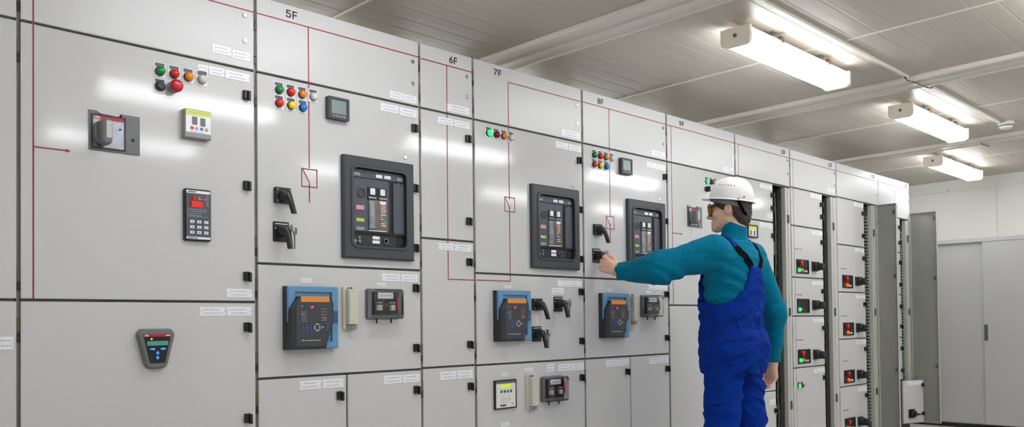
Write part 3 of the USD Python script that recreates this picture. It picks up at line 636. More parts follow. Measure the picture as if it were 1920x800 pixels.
t = thing('transfer_switch_display', 'small white control unit with yellow header on the leftmost full cabinet', 'control unit', (1.318, 0, 1.745))
obj('housing', MB().slab(0, .098, 0, .102, -.028, 0, .003, .003), 'mid_grey', t)
f = obj('front_label', MB().slab(.003, .095, .019, .099, -.0290, -.027), 'white_plate', t, smooth=False)
obj('header', MB().slab(.003, .095, .081, .099, -.0296, -.0285), 'label_yellow', f, smooth=False)
obj('status_window', MB().slab(.026, .044, .048, .076, -.0305, -.0285).slab(.056, .074, .046, .074, -.0305, -.0285), 'grey_plastic', f, smooth=False)
for x, mm in ((.020, 'lens_red'), (.037, 'label_pink'), (.055, 'lens_blue'), (.073, 'lens_amber')): obj('key', MB().slab(x, x + .010, .030, .040, -.0310, -.0285, .001), mm, f)
obj('caption', MB().slab(.012, .085, .090, .0925, -.0301, -.0290).slab(.020, .070, .022, .0235, -.0296, -.0285), 'engrave_grey', f, smooth=False)

t = thing('power_factor_controller', 'tall keypad controller with red LED digits on the leftmost full cabinet', 'controller', (1.322, 0, 1.381))
obj('frame', MB().slab(0, .098, 0, .185, -.016, 0, .006, .004), 'black_plastic', t)
f = obj('face', MB().slab(.005, .093, .006, .179, -.0172, -.015, .002), 'charcoal_face', t)
obj('white_band', MB().slab(.005, .093, .169, .179, -.0178, -.0165), 'white_plate', f, smooth=False)
obj('white_band', MB().slab(.005, .093, .006, .014, -.0178, -.0165), 'white_plate', f, smooth=False)
obj('caption', MB().slab(.010, .040, .172, .176, -.0182, -.0175), 'key_blue', f, smooth=False)
obj('caption', MB().slab(.010, .045, .008, .011, -.0182, -.0175), 'key_blue', f, smooth=False)
d = obj('display', MB().slab(.015, .042, .144, .161, -.0178, -.0165).slab(.015, .066, .120, .141, -.0178, -.0165), 'display_dark_red', f, smooth=False)
SEG = {'0': 'abcdef', '1': 'bc', '8': 'abcdefg'}
def seg7(mb, ch, x, z, w, h, y):
    q = .0022
    S = {'a': (x, x + w, z + h - q, z + h), 'g': (x, x + w, z + h / 2 - q / 2, z + h / 2 + q / 2), 'd': (x, x + w, z, z + q), 'b': (x + w - q, x + w, z + h / 2, z + h), 'c': (x + w - q, x + w, z, z + h / 2), 'f': (x, x + q, z + h / 2, z + h), 'e': (x, x + q, z, z + h / 2)}
    for s in SEG[ch]: mb.slab(*S[s], y, y + .001)
m = MB(); seg7(m, '1', .028, .146, .008, .013, -.0184)
for i, ch in enumerate('080'): seg7(m, ch, .026 + .0135 * i, .122, .0095, .017, -.0184)
obj('digits', m, 'led_red', f, smooth=False)
obj('status_led', MB().cyl(.052, .156, .0026, -.0186, -.0165, 10).cyl(.074, .150, .0026, -.0186, -.0165, 10), 'led_red', f)
m = MB()
for z in (.160, .152, .144, .136, .128): m.slab(.079, .087, z, z + .0025, -.0177, -.0168)
m.slab(.048, .062, .148, .151, -.0177, -.0168)
for z in (.112, .105, .097, .090): m.slab(.008, .012, z, z + .002, -.0177, -.0168).slab(.015, .060 + .02 * (z > .1), z - .001, z + .0005, -.0177, -.0168)
m.slab(.010, .085, .0855, .0865, -.0177, -.0168)
obj('printed_text', m, 'key_grey', f, smooth=False)
for i in range(3):
    for j in range(3):
        x, z = .018 + .026 * i, .063 - .019 * j
        k = obj('key', MB().slab(x, x + .015, z, z + .010, -.0186, -.0165, .001), 'white_plate', f)
m = MB()
for i in range(3):
    for j in range(3): m.slab(.023 + .026 * i, .028 + .026 * i, .0665 - .019 * j, .0695 - .019 * j, -.0190, -.018)
obj('key_symbol', m, 'charcoal_dark', f, smooth=False)

def meter(t):
    W = .100
    obj('frame', MB().slab(0, W, 0, .090, -.020, 0, .003, .004).frame((0, W, 0, .090), (.014, W - .012, .022, .080), -.024, -.018, .003, .002), 'charcoal', t)
    obj('screen', MB().slab(.014, W - .012, .022, .080, -.0205, -.019), 'lcd_grey', t, smooth=False)
    for i in range(5): obj('key', MB().slab(.018 + .013 * i, .027 + .013 * i, .008, .017, -.026, -.019, .001, .001), 'mid_grey', t)
m0 = thing('power_meter', 'square dark framed power meter with grey screen on cabinet 5F', 'power meter', (1.913, 0, 1.910)); meter(m0)
dup(m0, 'square dark framed power meter with grey screen on cabinet 8F', (3.842, 0, 1.910))

t = thing('softstarter_keypad', 'grey trapezoid softstarter keypad with black face on the lower left door', 'keypad', (1.150, 0, .933))
def trap(x0, x1, z0, x2, x3, z1, r, y):
    p = Polygon([(x0, z0), (x1, z0), (x3, z1), (x2, z1)]).buffer(-r, join_style=1).buffer(r, quad_segs=4)
    c = np.array(p.exterior.coords)[:-1]; return [(x, y, z) for x, z in c]
def ntrap(k, y):
    c = np.array([.068, .072]); a = np.array(trap(.036, .104, 0, 0, .138, .137, .020, 0))[:, [0, 2]]
    return [(c[0] + (x - c[0]) * k, y, c[1] + (z - c[1]) * k) for x, z in a]
obj('bezel', MB().rings([ntrap(1, 0), ntrap(1, -.014), ntrap(.96, -.022), ntrap(.90, -.025)]), 'grey_plastic', t, smooth=40)
f = obj('face', MB().prism([(.044, .020), (.095, .020), (.117, .118), (.022, .118)], -.0265, -.023), 'recess_black', t, smooth=False)
obj('brand_stripe', MB().prism([(.023, .110), (.1155, .110), (.117, .118), (.022, .118)], -.0272, -.026), 'stripe_red', f, smooth=False)
obj('brand_lettering', MB().text('ABB', .025, .1115, .0055, -.0271, bold=True, width=.014).slab(.098, .113, .112, .1155, -.0276, -.0268), 'white_plate', f, smooth=False)
obj('screen', MB().slab(.034, .106, .080, .095, -.0272, -.026), 'lcd_green', f, smooth=False)
obj('status_led', MB().cyl(.049, .102, .0026, -.0276, -.026, 10), 'led_yellow', f)
obj('key', MB().prism([(.043, .068), (.050, .0645), (.060, .0655), (.060, .0705), (.050, .0715)], -.0282, -.026), 'key_glow_blue', f)
obj('key', MB().prism([(.099, .068), (.092, .0645), (.080, .0655), (.080, .0705), (.092, .0715)], -.0282, -.026), 'key_glow_blue', f)
obj('key', MB().prism([(.066, .049), (.073, .049), (.074, .056), (.0695, .060), (.065, .056)], -.0282, -.026), 'key_glow_blue', f)
obj('key', MB().prism([(.0695, .032), (.074, .036), (.073, .043), (.066, .043), (.065, .036)], -.0282, -.026), 'key_glow_blue', f)

def relay(t):
    W, H = .232, .246
    obj('housing', MB().slab(0, W, 0, H, -.022, 0, .003, .002), 'charcoal_dark', t)
    fr = obj('front_frame', MB().frame((.004, W, .0, H), (.034, W - .030, .028, H - .022), -.034, -.020, .003, .002, 4, .003), 'relay_blue', t)
    obj('front_field', MB().slab(.030, W - .028, .024, H - .018, -.026, -.020), 'relay_blue', t, smooth=False)
    obj('field_groove', MB().frame((.033, W - .029, .027, H - .021), (.036, W - .032, .030, H - .024), -.0268, -.025), 'relay_blue_dark', t, smooth=False)
    obj('hinge_clip', MB().slab(W - .022, W - .004, .118, .150, -.036, -.033).slab(W - .022, W - .004, .100, .114, -.036, -.033), 'relay_blue_dark', fr)
    P = [(.000, .000), (.165, .000), (.172, .030), (.200, .110), (.200, .176), (.186, .206), (.044, .206), (.036, .196), (.006, .158)]
    c = obj('control_panel', MB().prism(P, -.050, -.020, .003), 'charcoal_dark', t, smooth=False)
    F = [(.030, .012), (.160, .012), (.167, .032), (.193, .110), (.193, .174), (.182, .200), (.046, .200), (.030, .176)]
    obj('overlay', MB().prism(F, -.0508, -.049), 'charcoal', c, smooth=False)
    obj('screen', MB().slab(.050, .178, .184, .206, -.0520, -.049, .002), 'lcd_amber', c)
    obj('alarm_led', MB().slab(.094, .106, .160, .168, -.0520, -.050, .002), 'led_red', c)
    m = MB().slab(.052, .058, .166, .171, -.052, -.050).slab(.052, .058, .134, .139, -.052, -.050)
    for i in range(7): m.slab(.052, .076, .128 - .0 + i * .0065 - .02, .1292 + i * .0065 - .02, -.0513, -.0505)
    for i in range(5): m.slab(.140, .168, .112 + i * .011, .1135 + i * .011, -.0513, -.0505)
    m.slab(.066, .138, .033, .0365, -.0513, -.0505).slab(.054, .062, .0325, .038, -.0513, -.0505)
    obj('printed_text', m, 'key_grey', c, smooth=False)
    m = MB()
    for i in range(3):
        for j in range(4):
            if j == 3 and i == 0: continue
            m.slab(.054 + .017 * i, .064 + .017 * i, .092 - .0095 * j, .098 - .0095 * j, -.0525, -.050, .001)
    for x, z in ((.164, .096), (.162, .083), (.160, .071)): m.slab(x, x + .008, z, z + .006, -.0525, -.050, .001)
    obj('keypad', m, 'key_blue', c)
    m = MB()
    for x, z, w, h in ((.114, .094, .016, .006), (.114, .070, .016, .006), (.107, .077, .006, .015), (.130, .077, .006, .015), (.143, .082, .007, .007)): m.slab(x, x + w, z, z + h, -.0525, -.050, .001)
    obj('arrow_keys', m, 'key_grey', c)
    obj('status_leds', MB().cyl(.148, .134, .002, -.052, -.050, 8).cyl(.150, .120, .002, -.052, -.050, 8).cyl(.160, .118, .002, -.052, -.050, 8), 'led_orange', c)
r0 = thing('protection_relay', 'blue framed protection relay with amber screen on cabinet 5F', 'protection relay', (1.714, 0, .982), group='blue framed protection relays'); relay(r0)
dup(r0, 'blue framed protection relay with amber screen beside lever switches on cabinet 7F', (2.844, 0, .986))
dup(r0, 'blue framed protection relay with amber screen on cabinet 8F below the hand', (3.647, 0, .986))

def testblock(t):
    W, H = .062, .176
    obj('base', MB().slab(0, W, 0, H, -.012, 0, .004, .002), 'beige', t)
    obj('cover', MB().slab(.012, W, .020, H - .012, -.034, -.010, .003, .003).slab(.014, .022, .03, H - .02, -.037, -.033), 'beige', t)
    obj('terminal_foot', MB().slab(.014, W - .004, .001, .018, -.026, -.010, .002, .002), 'mid_grey', t)
    obj('cover_screw', MB().cyl(.038, H - .006, .005, -.016, -.011, 12).cyl(.022, H - .006, .004, -.016, -.011, 12).cyl(.026, .009, .005, -.029, -.025, 12), 'grey_plastic', t)
    obj('caption', MB().slab(.020, .050, H - .022, H - .019, -.0346, -.0335).slab(.030, .034, .034, .042, -.0346, -.0335), 'engrave_grey', t, smooth=False)
tb0 = thing('test_block', 'slim beige test block beside the relay on cabinet 5F', 'test block', (1.984, 0, 1.056), group='slim beige test blocks'); testblock(tb0)
dup(tb0, 'slim beige test block on the lowest door of cabinet 7F', (3.062, 0, .639))
dup(tb0, 'slim beige test block beside the relay on cabinet 8F', (3.908, 0, 1.056))

def glassrelay(t):
    W, H = .166, .126
    obj('base', MB().slab(.004, W - .004, .004, H - .004, -.010, 0, .008, .002), 'mid_grey', t)
    obj('board', MB().slab(.026, W - .016, .018, H - .012, -.026, -.010, .002), 'recess_black', t)
    obj('white_label', MB().slab(.044, .122, .086, .112, -.030, -.025), 'white_plate', t, smooth=False)
    obj('label_text', MB().slab(.052, .114, .097, .101, -.0304, -.0295), 'engrave_grey', t, smooth=False)
    for x in (.036, .104):
        c = obj('contactor', MB().slab(x, x + .024, .036, .060, -.040, -.024, .003, .002), 'off_white', t)
        obj('contact_bar', MB().slab(x - .004, x + .028, .066, .072, -.036, -.024), 'key_grey', c)
    m = MB(); r_ = random.Random(11)
    for i in range(14):
        x, z = .064 + .036 * r_.random(), .030 + .052 * r_.random(); m.slab(x, x + .006, z, z + .005, -.036 + .006 * r_.random(), -.025)
    obj('brass_parts', m, 'copper', t)
    obj('red_strip', MB().slab(W - .026, W - .016, .040, .094, -.034, -.024), 'stripe_red', t)
    obj('cover', MB().rings([rr(0, W, 0, H, .012, 5, -.002), rr(0, W, 0, H, .012, 5, -.046), rr(.006, W - .006, .006, H - .006, .010, 5, -.052)]), 'clear_cover', t, label='clear plastic cover')
    obj('cover_rim', MB().frame((-.002, W + .002, -.002, H + .002), (.003, W - .003, .003, H - .003), -.006, 0, .013, .010, 5).cyl(W - .012, H - .014, .007, -.056, -.050, 12).cyl(.012, H - .03, .004, -.056, -.050, 12), 'grey_plastic', t)
    obj('stud', MB().box(.044, .048, -.018, -.012, -.018, .003).box(.120, .124, -.018, -.012, -.018, .003), 'latch_black', t)
g0 = thing('auxiliary_relay', 'auxiliary relay under a clear plastic cover on cabinet 5F', 'auxiliary relay', (2.102, 0, 1.098), group='auxiliary relays under clear covers'); glassrelay(g0)
dup(g0, 'auxiliary relay under a clear plastic cover on the lowest door of cabinet 7F', (3.172, 0, .672))
dup(g0, 'auxiliary relay under a clear plastic cover on cabinet 8F below the sleeve', (4.030, 0, 1.100))

t = thing('panel_meter', 'black framed white panel meter with yellow display on cabinet 7F', 'panel meter', (2.841, 0, .660))
obj('frame', MB().frame((0, .148, 0, .140), (.006, .142, .006, .134), -.012, 0, .002, .001, 4, .002), 'black_plastic', t)
f = obj('face', MB().slab(.005, .143, .005, .135, -.009, 0), 'off_white', t, smooth=False)
obj('header_band', MB().slab(.006, .142, .122, .134, -.0096, -.0085), 'grey_plastic', f, smooth=False)
obj('display', MB().slab(.038, .108, .100, .116, -.0100, -.0085), 'lcd_yellow', f, smooth=False)
for i, mm in enumerate(('key_blue', 'key_blue', 'label_blue', 'lens_green')): obj('key', MB().cyl(.044 + .022 * i, .084, .007, -.0125, -.0085, 12, .001), mm, f)
m = MB().slab(.050, .060, .062, .065, -.0096, -.0085).slab(.086, .096, .062, .065, -.0096, -.0085)
for z in (.052, .044, .036, .029): m.slab(.040, .075 + z * .3, z, z + .002, -.0096, -.0085)
m.slab(.098, .100, .030, .056, -.0096, -.0085).slab(.090, .110, .044, .046, -.0096, -.0085).slab(.114, .128, .018, .026, -.0096, -.0085)
obj('wiring_diagram', m, 'engrave_grey', f, smooth=False)
obj('caption', MB().slab(.036, .076, .013, .021, -.0096, -.0085), 'charcoal', f, smooth=False)

t = thing('sealed_meter', 'dark framed meter with yellow label beside the collar on cabinet 10F', 'meter', (5.255, 0, 1.640))
obj('frame', MB().frame((0, .135, 0, .088), (.008, .127, .008, .080), -.016, 0, .002, .001, 4, .002), 'black_plastic', t)
obj('face', MB().slab(.007, .128, .007, .081, -.010, 0), 'off_white', t, smooth=False)
obj('header', MB().slab(.008, .127, .056, .080, -.0106, -.0095), 'label_yellow', t, smooth=False)
obj('status_window', MB().slab(.034, .054, .016, .050, -.0112, -.0095).slab(.084, .104, .016, .050, -.0112, -.0095), 'grey_plastic', t, smooth=False)

def lever(t, key=False, tall=False, swing_deg=0.0, drop=.085):
    w, h0, h1 = .034, (-.030 if not tall else -.045), (.030 if not tall else .032)
    p = obj('plate', MB().slab(-w, w, h0, h1, -.006 if tall else -.016, 0, .004, .002), 'black_plastic', t)
    if tall:
        obj('printed_text', MB().slab(-w + .006, w - .006, h1 - .010, h1 - .007, -.0066, -.0055).slab(-.008, .008, h1 - .017, h1 - .015, -.0066, -.0055).slab(-w + .006, -w + .012, .004, .007, -.0066, -.0055), 'white_plate', p, smooth=False)
    else:
        m = MB()
        for x in (-.026, .026):
            for z in (-.022, .022): m.cyl(x, z, .0045, -.0185, -.015, 10)
        obj('plate_screw', m, 'grey_plastic', p)
    obj('barrel', MB().lathe(0, -.004, [(.022, 0), (.022, -.030), (.019, -.036), (.017, -.050), (.012, -.054)], 18), 'black_plastic', t)
    a = math.radians(swing_deg)
    pts = []
    for s, y, ww, d in ((0, -.044, .013, .011), (.02, -.052, .013, .013), (.05, -.062, .011, .013), (drop, -.070, .0105, .012)):
        cx, cz = math.sin(a) * s, -.004 + .012 - math.cos(a) * (s + .0)
        pts.append([(cx + ww * math.cos(g), y + d * math.sin(g), cz) for g in np.arange(12) * math.pi / 6])
    obj('lever', MB().rings(pts), 'latch_black', t, smooth=50)
    if key:
        k = obj('key', MB().cyl(.010, .004, .011, -.064, -.052, 14, .001).box(.006, .014, -.078, -.062, -.010, .016), 'chrome', t)
        obj('key_tag', MB().box(.024, .028, -.060, -.056, -.075, -.004).slab(.016, .034, -.020, .006, -.064, -.060, .004), 'grey_plastic', k)
l0 = thing('lever_switch', 'black lever switch with square plate, upper of two on cabinet 5F', 'lever switch', (1.712, 0, 1.578)); lever(l0, swing_deg=9)
k0 = thing('key_switch', 'black key switch with key inserted, lower of two on cabinet 5F', 'key switch', (1.708, 0, 1.444)); lever(k0, True, True)
dup(l0, 'black lever switch with square plate beside the relay on cabinet 7F', (3.148, 0, 1.166))
dup(k0, 'black key switch right of the lever switch on cabinet 7F, under the white plates', (3.312, 0, 1.176))
dup(k0, 'black key switch below the lever switch on cabinet 7F', (3.146, 0, 1.024))
dup(l0, 'black lever switch with square plate above the hand on cabinet 8F', (3.640, 0, 1.578))
dup(k0, 'black key switch gripped by the left hand on cabinet 8F', (3.632, 0, 1.443))

# drawer control stations and rotary handles on 11F and 12F
def station(t, lit):
    W, H = .196, .106
    obj('frame', MB().frame((0, W, 0, H), (.006, W - .006, .006, H - .006), -.006, 0, .002, .001), 'black_plastic', t, smooth=False)
    obj('recess', MB().slab(.005, W - .005, .005, H - .005, -.0015, 0), 'recess_black', t, smooth=False)
    if lit >= 1:
        obj('stop_button', MB().lathe(.052, .076, [(.014, 0), (.014, -.014), (.020, -.018), (.020, -.024), (.012, -.029), (.002, -.030)], 18), 'stop_red', t)
    obj('run_lamp', MB().lathe(.036, .026, [(.015, 0), (.015, -.010), (.012, -.016), (.002, -.018)], 16), 'led_green', t) if lit != 2 else None
    obj('fault_lamp', MB().lathe(.080, .026, [(.015, 0), (.015, -.010), (.012, -.016), (.002, -.018)], 16), 'lens_amber' if lit == 1 else ('lens_dark_red' if lit == 0 else 'led_orange'), t)
    if lit: obj('pilot_lamp', MB().cyl(.132, .020, .008, -.006, 0, 12, .001).cyl(.160, .020, .008, -.006, 0, 12, .001), 'white_plate', t)
def rotary(t):
    obj('plate', MB().slab(0, .080, 0, .074, -.014, 0, .003, .003), 'black_plastic', t)
    obj('hub', MB().lathe(.040, .037, [(.035, -.012), (.035, -.036), (.030, -.044), (.004, -.046)], 18), 'latch_black', t)
    obj('grip', MB().prism([(.022, .026), (.034, .006), (.062, .016), (.066, .036), (.056, .062), (.034, .058)], -.078, -.042, .004), 'latch_black', t, smooth=False)
ORD = ['top', 'second', 'third', 'lowest']
st, rt = {}, None
for cab, x, zs, kinds in (('11F', 5.976, (1.416, 1.122, .744), (1, 0, 1)), ('12F', 6.768, (1.324, .938, .552, .164), (2, 2, 2, 1))):
    for i, (z, kd) in enumerate(zip(zs, kinds)):
        o = ORD[i] if cab == '12F' or i < 2 else 'lowest'
        lab = f'black recessed control station, {o} of its column on cabinet {cab}'
        if kd in st: dup(st[kd], lab, (x, 0, z))
        else: st[kd] = thing('control_station', lab, 'control station', (x, 0, z), group='black drawer control stations'); station(st[kd], kd)
        lab = f'black rotary switch handle beside the {o} control station on cabinet {cab}'
        loc = (x + .250, 0, z + .024)
        if rt: dup(rt, lab, loc)
        else: rt = thing('rotary_handle', lab, 'rotary handle', loc, group='black rotary drawer handles'); rotary(rt)

# ------------------------------------------------------------------ the person
def dot2(a): return np.einsum('ij,ij->i', a, a)
def cone(P, a, b, ra, rb):
    a, b = np.asarray(a, float), np.asarray(b, float); d = b - a
    t = np.clip((P - a) @ d / (d @ d), 0, 1)
    return np.sqrt(dot2(P - a - t[:, None] * d)) - (ra + (rb - ra) * t)
def ell(P, c, r, R=None):
    q = P - np.asarray(c, float)
    if R is not None: q = q @ R
    k = np.sqrt(dot2(q / np.asarray(r))); return (k - 1) * min(r) * .5 + (k - 1) * np.sqrt(dot2(q)) / np.maximum(k, 1e-6) * .5
def smin(a, b, k):
    h = np.clip(.5 + .5 * (b - a) / k, 0, 1); return b + (a - b) * h - k * h * (1 - h)
def smax(a, b, k): return -smin(-a, -b, k)
def chain(P, pts, rad, k=.02):
    out = None
    for i in range(len(pts) - 1):
        d = cone(P, pts[i], pts[i + 1], rad[i], rad[i + 1]); out = d if out is None else smin(out, d, k)
    return out
def loft(P, prof):
    """stacked ellipses: rows of (z, x centre, y centre, half width, half depth)"""
    p = np.asarray(prof, float); z = np.clip(P[:, 2], p[0, 0], p[-1, 0])
    cx, cy, a, b = (np.interp(z, p[:, 0], p[:, i]) for i in (1, 2, 3, 4))
    u, v = (P[:, 0] - cx) / a, (P[:, 1] - cy) / b
    k = (np.abs(u) ** 2.3 + np.abs(v) ** 2.3) ** (1 / 2.3)
    d = (k - 1) * np.minimum(a, b) * .9
    dz = np.maximum(p[0, 0] - P[:, 2], P[:, 2] - p[-1, 0])
    return np.maximum(d, dz)

def polygonise(f, lo, hi, h):
    """surface nets of a distance function, evaluated only near the surface"""
    lo, hi = np.asarray(lo, float), np.asarray(hi, float); B = 6
    nb = np.ceil((hi - lo) / (h * B)).astype(int); n = nb * B + 1
    g = np.stack(np.meshgrid(*[lo[i] + h * B * (np.arange(nb[i]) + .5) for i in range(3)], indexing='ij'), -1).reshape(-1, 3)
    dc = f(g); near = np.abs(dc) < h * B * 1.25 + .012
    S = np.ones(tuple(n), np.float32)
    ix = np.stack(np.unravel_index(np.arange(len(g)), tuple(nb)), 1)
    for i in np.nonzero((~near) & (dc < 0))[0]:
        a = ix[i] * B; S[a[0]:a[0] + B + 1, a[1]:a[1] + B + 1, a[2]:a[2] + B + 1] = -1
    o = np.stack(np.meshgrid(*[np.arange(B + 1)] * 3, indexing='ij'), -1).reshape(-1, 3)
    bl = ix[near] * B
    idx = (bl[:, None, :] + o[None]).reshape(-1, 3)
    flat = np.unique(np.ravel_multi_index(idx.T, tuple(n)))
    P = lo + h * np.stack(np.unravel_index(flat, tuple(n)), 1)
    out = np.concatenate([f(P[i:i + 300000]) for i in range(0, len(P), 300000)])
    S.ravel()[flat] = out
    neg = S < 0
    c = [(i, j, k) for i in (0, 1) for j in (0, 1) for k in (0, 1)]
    sl = lambda A, q: A[q[0]:A.shape[0] - 1 + q[0], q[1]:A.shape[1] - 1 + q[1], q[2]:A.shape[2] - 1 + q[2]]
    cnt = sum(sl(neg, q).astype(np.int8) for q in c)
    act = (cnt > 0) & (cnt < 8); ids = np.full(act.shape, -1, np.int64); w = np.argwhere(act); ids[act] = np.arange(len(w))
    val = np.stack([S[w[:, 0] + q[0], w[:, 1] + q[1], w[:, 2] + q[2]] for q in c], 1).astype(float)
    V, N = np.zeros((len(w), 3)), np.zeros(len(w))
    for a in range(8):
        for b in range(a + 1, 8):
            if sum(abs(c[a][i] - c[b][i]) for i in range(3)) != 1: continue
            m = (val[:, a] < 0) != (val[:, b] < 0); t = val[m, a] / (val[m, a] - val[m, b])
            V[m] += np.array(c[a]) + t[:, None] * (np.array(c[b]) - np.array(c[a])); N[m] += 1
    V = lo + h * (w + V / N[:, None]); F = []
    for ax in range(3):
        u, v = (ax + 1) % 3, (ax + 2) % 3
        e = [0, 0, 0]; e[ax] = 1
        A = neg[:neg.shape[0] - e[0], :neg.shape[1] - e[1], :neg.shape[2] - e[2]]; Bq = neg[e[0]:, e[1]:, e[2]:]
        q = np.argwhere(A != Bq); q = q[(q[:, u] > 0) & (q[:, v] > 0) & (q[:, u] < n[u] - 1) & (q[:, v] < n[v] - 1)]
        fl = A[q[:, 0], q[:, 1], q[:, 2]]
        def cell(du, dv):
            r = q.copy(); r[:, u] -= du; r[:, v] -= dv; return ids[r[:, 0], r[:, 1], r[:, 2]]
        Q = np.stack([cell(1, 1), cell(0, 1), cell(0, 0), cell(1, 0)], 1)
        Q[~fl] = Q[~fl][:, ::-1]; F.append(Q)
    F = np.vstack(F); F = F[(F >= 0).all(1)]
    return V, np.vstack([F[:, [0, 1, 2]], F[:, [0, 2, 3]]])

PO, PAZ, HAZ = np.array([4.052, -.585, 0.0]), math.radians(1), math.radians(-14)
def frame_of(az): return np.array([[math.cos(az), -math.sin(az), 0], [math.sin(az), math.cos(az), 0], [0, 0, 1]])   # rows: right, forward, up
BR, HR = frame_of(PAZ), frame_of(HAZ)
def to_world(v): return np.asarray(v) @ BR + PO
def to_body(p): return (np.asarray(p, float) - PO) @ BR.T
HC = to_body((4.062, -.572, 1.667))                   # head centre in body coordinates
HB = HR @ BR.T                                        # head axes as rows in body coordinates
def hd(P): return (P - HC) @ HB.T                     # body -> head coordinates
def hb(q): return np.asarray(q, float) @ HB + HC      # head -> body

# joints in body coordinates (x right, y forward, z up)
LS, LE = np.array([-.172, .000, 1.430]), np.array([-.378, .205, 1.348])
LW = to_body((3.640, -.150, 1.342))
RS, RE, RW = np.array([.186, -.015, 1.420]), np.array([.298, -.085, 1.115]), np.array([.338, -.045, .850])
TORSO = [(.86, 0, .0, .165, .115), (.95, 0, -.010, .172, .128), (1.06, 0, .0, .148, .112), (1.16, 0, .0, .152, .112), (1.30, 0, -.005, .168, .118), (1.40, 0, -.015, .168, .108), (1.455, 0, -.02, .120, .082), (1.49, 0, -.022, .07, .066)]
HIPL, HIPR, KNL, KNR, ANL, ANR = (-.088, 0, .90), (.088, 0, .90), (-.105, .012, .50), (.105, -.02, .50), (-.115, -.02, .09), (.115, -.05, .09)

def fingers(P, segs, k=.004):
    out = None
    for pts, rad in segs:
        d = chain(P, pts, rad, .003); out = d if out is None else smin(out, d, k)
    return out
# left hand: closed round the lever of the key switch; knuckles towards the camera's left
GRIP = to_body((3.612, -.070, 1.386))                 # middle of the lever
def left_hand():
    w = LW; ax = GRIP - w; ax /= np.linalg.norm(ax); up = np.array([0, 0, 1.0]); up -= ax * (up @ ax); up /= np.linalg.norm(up); sd = np.cross(ax, up)  # sd: towards the thumb side normal
    kn = w + ax * .088
    palm = [(w, kn + up * .026, .024, .017), (w, kn + up * .008, .025, .019), (w, kn - up * .012, .025, .018), (w, kn - up * .030, .023, .016)]
    segs = []
    for i, (u, L, r) in enumerate(((.030, .038, .0100), (.010, .040, .0102), (-.011, .037, .0098), (-.031, .031, .0088))):
        a = kn + up * u - ax * .006 - sd * .006
        b = a + ax * L * .80 - sd * (-.004) + up * (.004 if i == 0 else -.002)
        c = b + ax * .006 + sd * L * .62 + up * .002
        d = c - ax * L * .48 + sd * .006
        segs.append(([a, b, c, d], [r * 1.08, r, r * .95, r * .85]))
    th = [w + ax * .030 + up * .022 + sd * .012, w + ax * .066 + up * .048 + sd * .022, w + ax * .098 + up * .050 + sd * .030, w + ax * .120 + up * .040 + sd * .028]
    segs.append((th, [.015, .0125, .0108, .009]))
    return palm, segs
def right_hand():
    w = RW; ax = np.array([-.05, .12, -1.0]); ax /= np.linalg.norm(ax); fw = np.array([.15, 1.0, .12]); fw -= ax * (fw @ ax); fw /= np.linalg.norm(fw); sd = np.cross(ax, fw)   # fingers spread along fw
    if sd[0] > 0: sd = -sd                              # palm faces the thigh (to the left)
    kn = w + ax * .090
    palm = [(w, kn + fw * .030, .023, .015), (w, kn + fw * .010, .024, .016), (w, kn - fw * .012, .024, .016), (w, kn - fw * .030, .022, .014)]
    segs = []
    for i, (u, L, r) in enumerate(((.030, .040, .0095), (.010, .043, .0098), (-.011, .040, .0094), (-.030, .031, .0084))):
        a = kn + fw * u; b = a + ax * L + sd * .012; c = b + ax * L * .52 + sd * .020; d = c + ax * L * .18 + sd * .020
        segs.append(([a, b, c, d], [r * 1.08, r, r * .93, r * .82]))
    th = [w + ax * .030 + fw * .026, w + ax * .062 + fw * .046 + sd * .010, w + ax * .092 + fw * .050 + sd * .018, w + ax * .112 + fw * .046 + sd * .024]
    segs.append((th, [.0145, .0120, .0105, .0088]))
    return palm, segs
HANDS = (left_hand(), right_hand())

def head_sdf(q):
    s = np.abs(q[:, 0]); m = np.stack([s, q[:, 1], q[:, 2]], 1)
    d = ell(q, (0, -.014, .032), (.077, .098, .084))
    d = smin(d, ell(q, (0, .030, -.030), (.062, .064, .082)), .03)
    d = smin(d, cone(m, (.050, .000, -.056), (.018, .072, -.096), .022, .020), .022)
    d = smin(d, ell(q, (0, .078, -.098), (.024, .020, .018)), .014)
    d = smin(d, cone(m, (.010, .088, .020), (.036, .078, .018), .011, .011), .010)
    d = smin(d, ell(m, (.046, .058, -.026), (.022, .022, .018)), .018)
    d = smax(d, -(ell(m, (.031, .102, .000), (.017, .014, .011))), .010)
    d = smin(d, ell(m, (.031, .0795, .000), (.0125, .0125, .0125)), .003)
    d = smin(d, cone(m, (.022, .090, .0085), (.040, .083, .0075), .0045, .004), .004)
    d = smin(d, cone(m, (.022, .089, -.0085), (.040, .082, -.008), .0035, .003), .004)
    n = cone(q, (0, .090, .006), (0, .116, -.034), .0075, .0115)
    n = smin(n, ell(m, (.0115, .102, -.040), (.0085, .011, .008)), .008)
    d = smin(d, n, .010)
    d = smin(d, cone(m, (0, .097, -.0635), (.020, .088, -.067), .0068, .0045), .006)
    d = smin(d, cone(m, (0, .095, -.0765), (.018, .087, -.073), .0075, .0045), .005)
    ear = smax(ell(m, (.080, -.016, -.006), (.011, .019, .032)), -ell(m, (.089, -.012, -.002), (.008, .010, .018)), .006)
    d = smin(d, ear, .006)
    return d

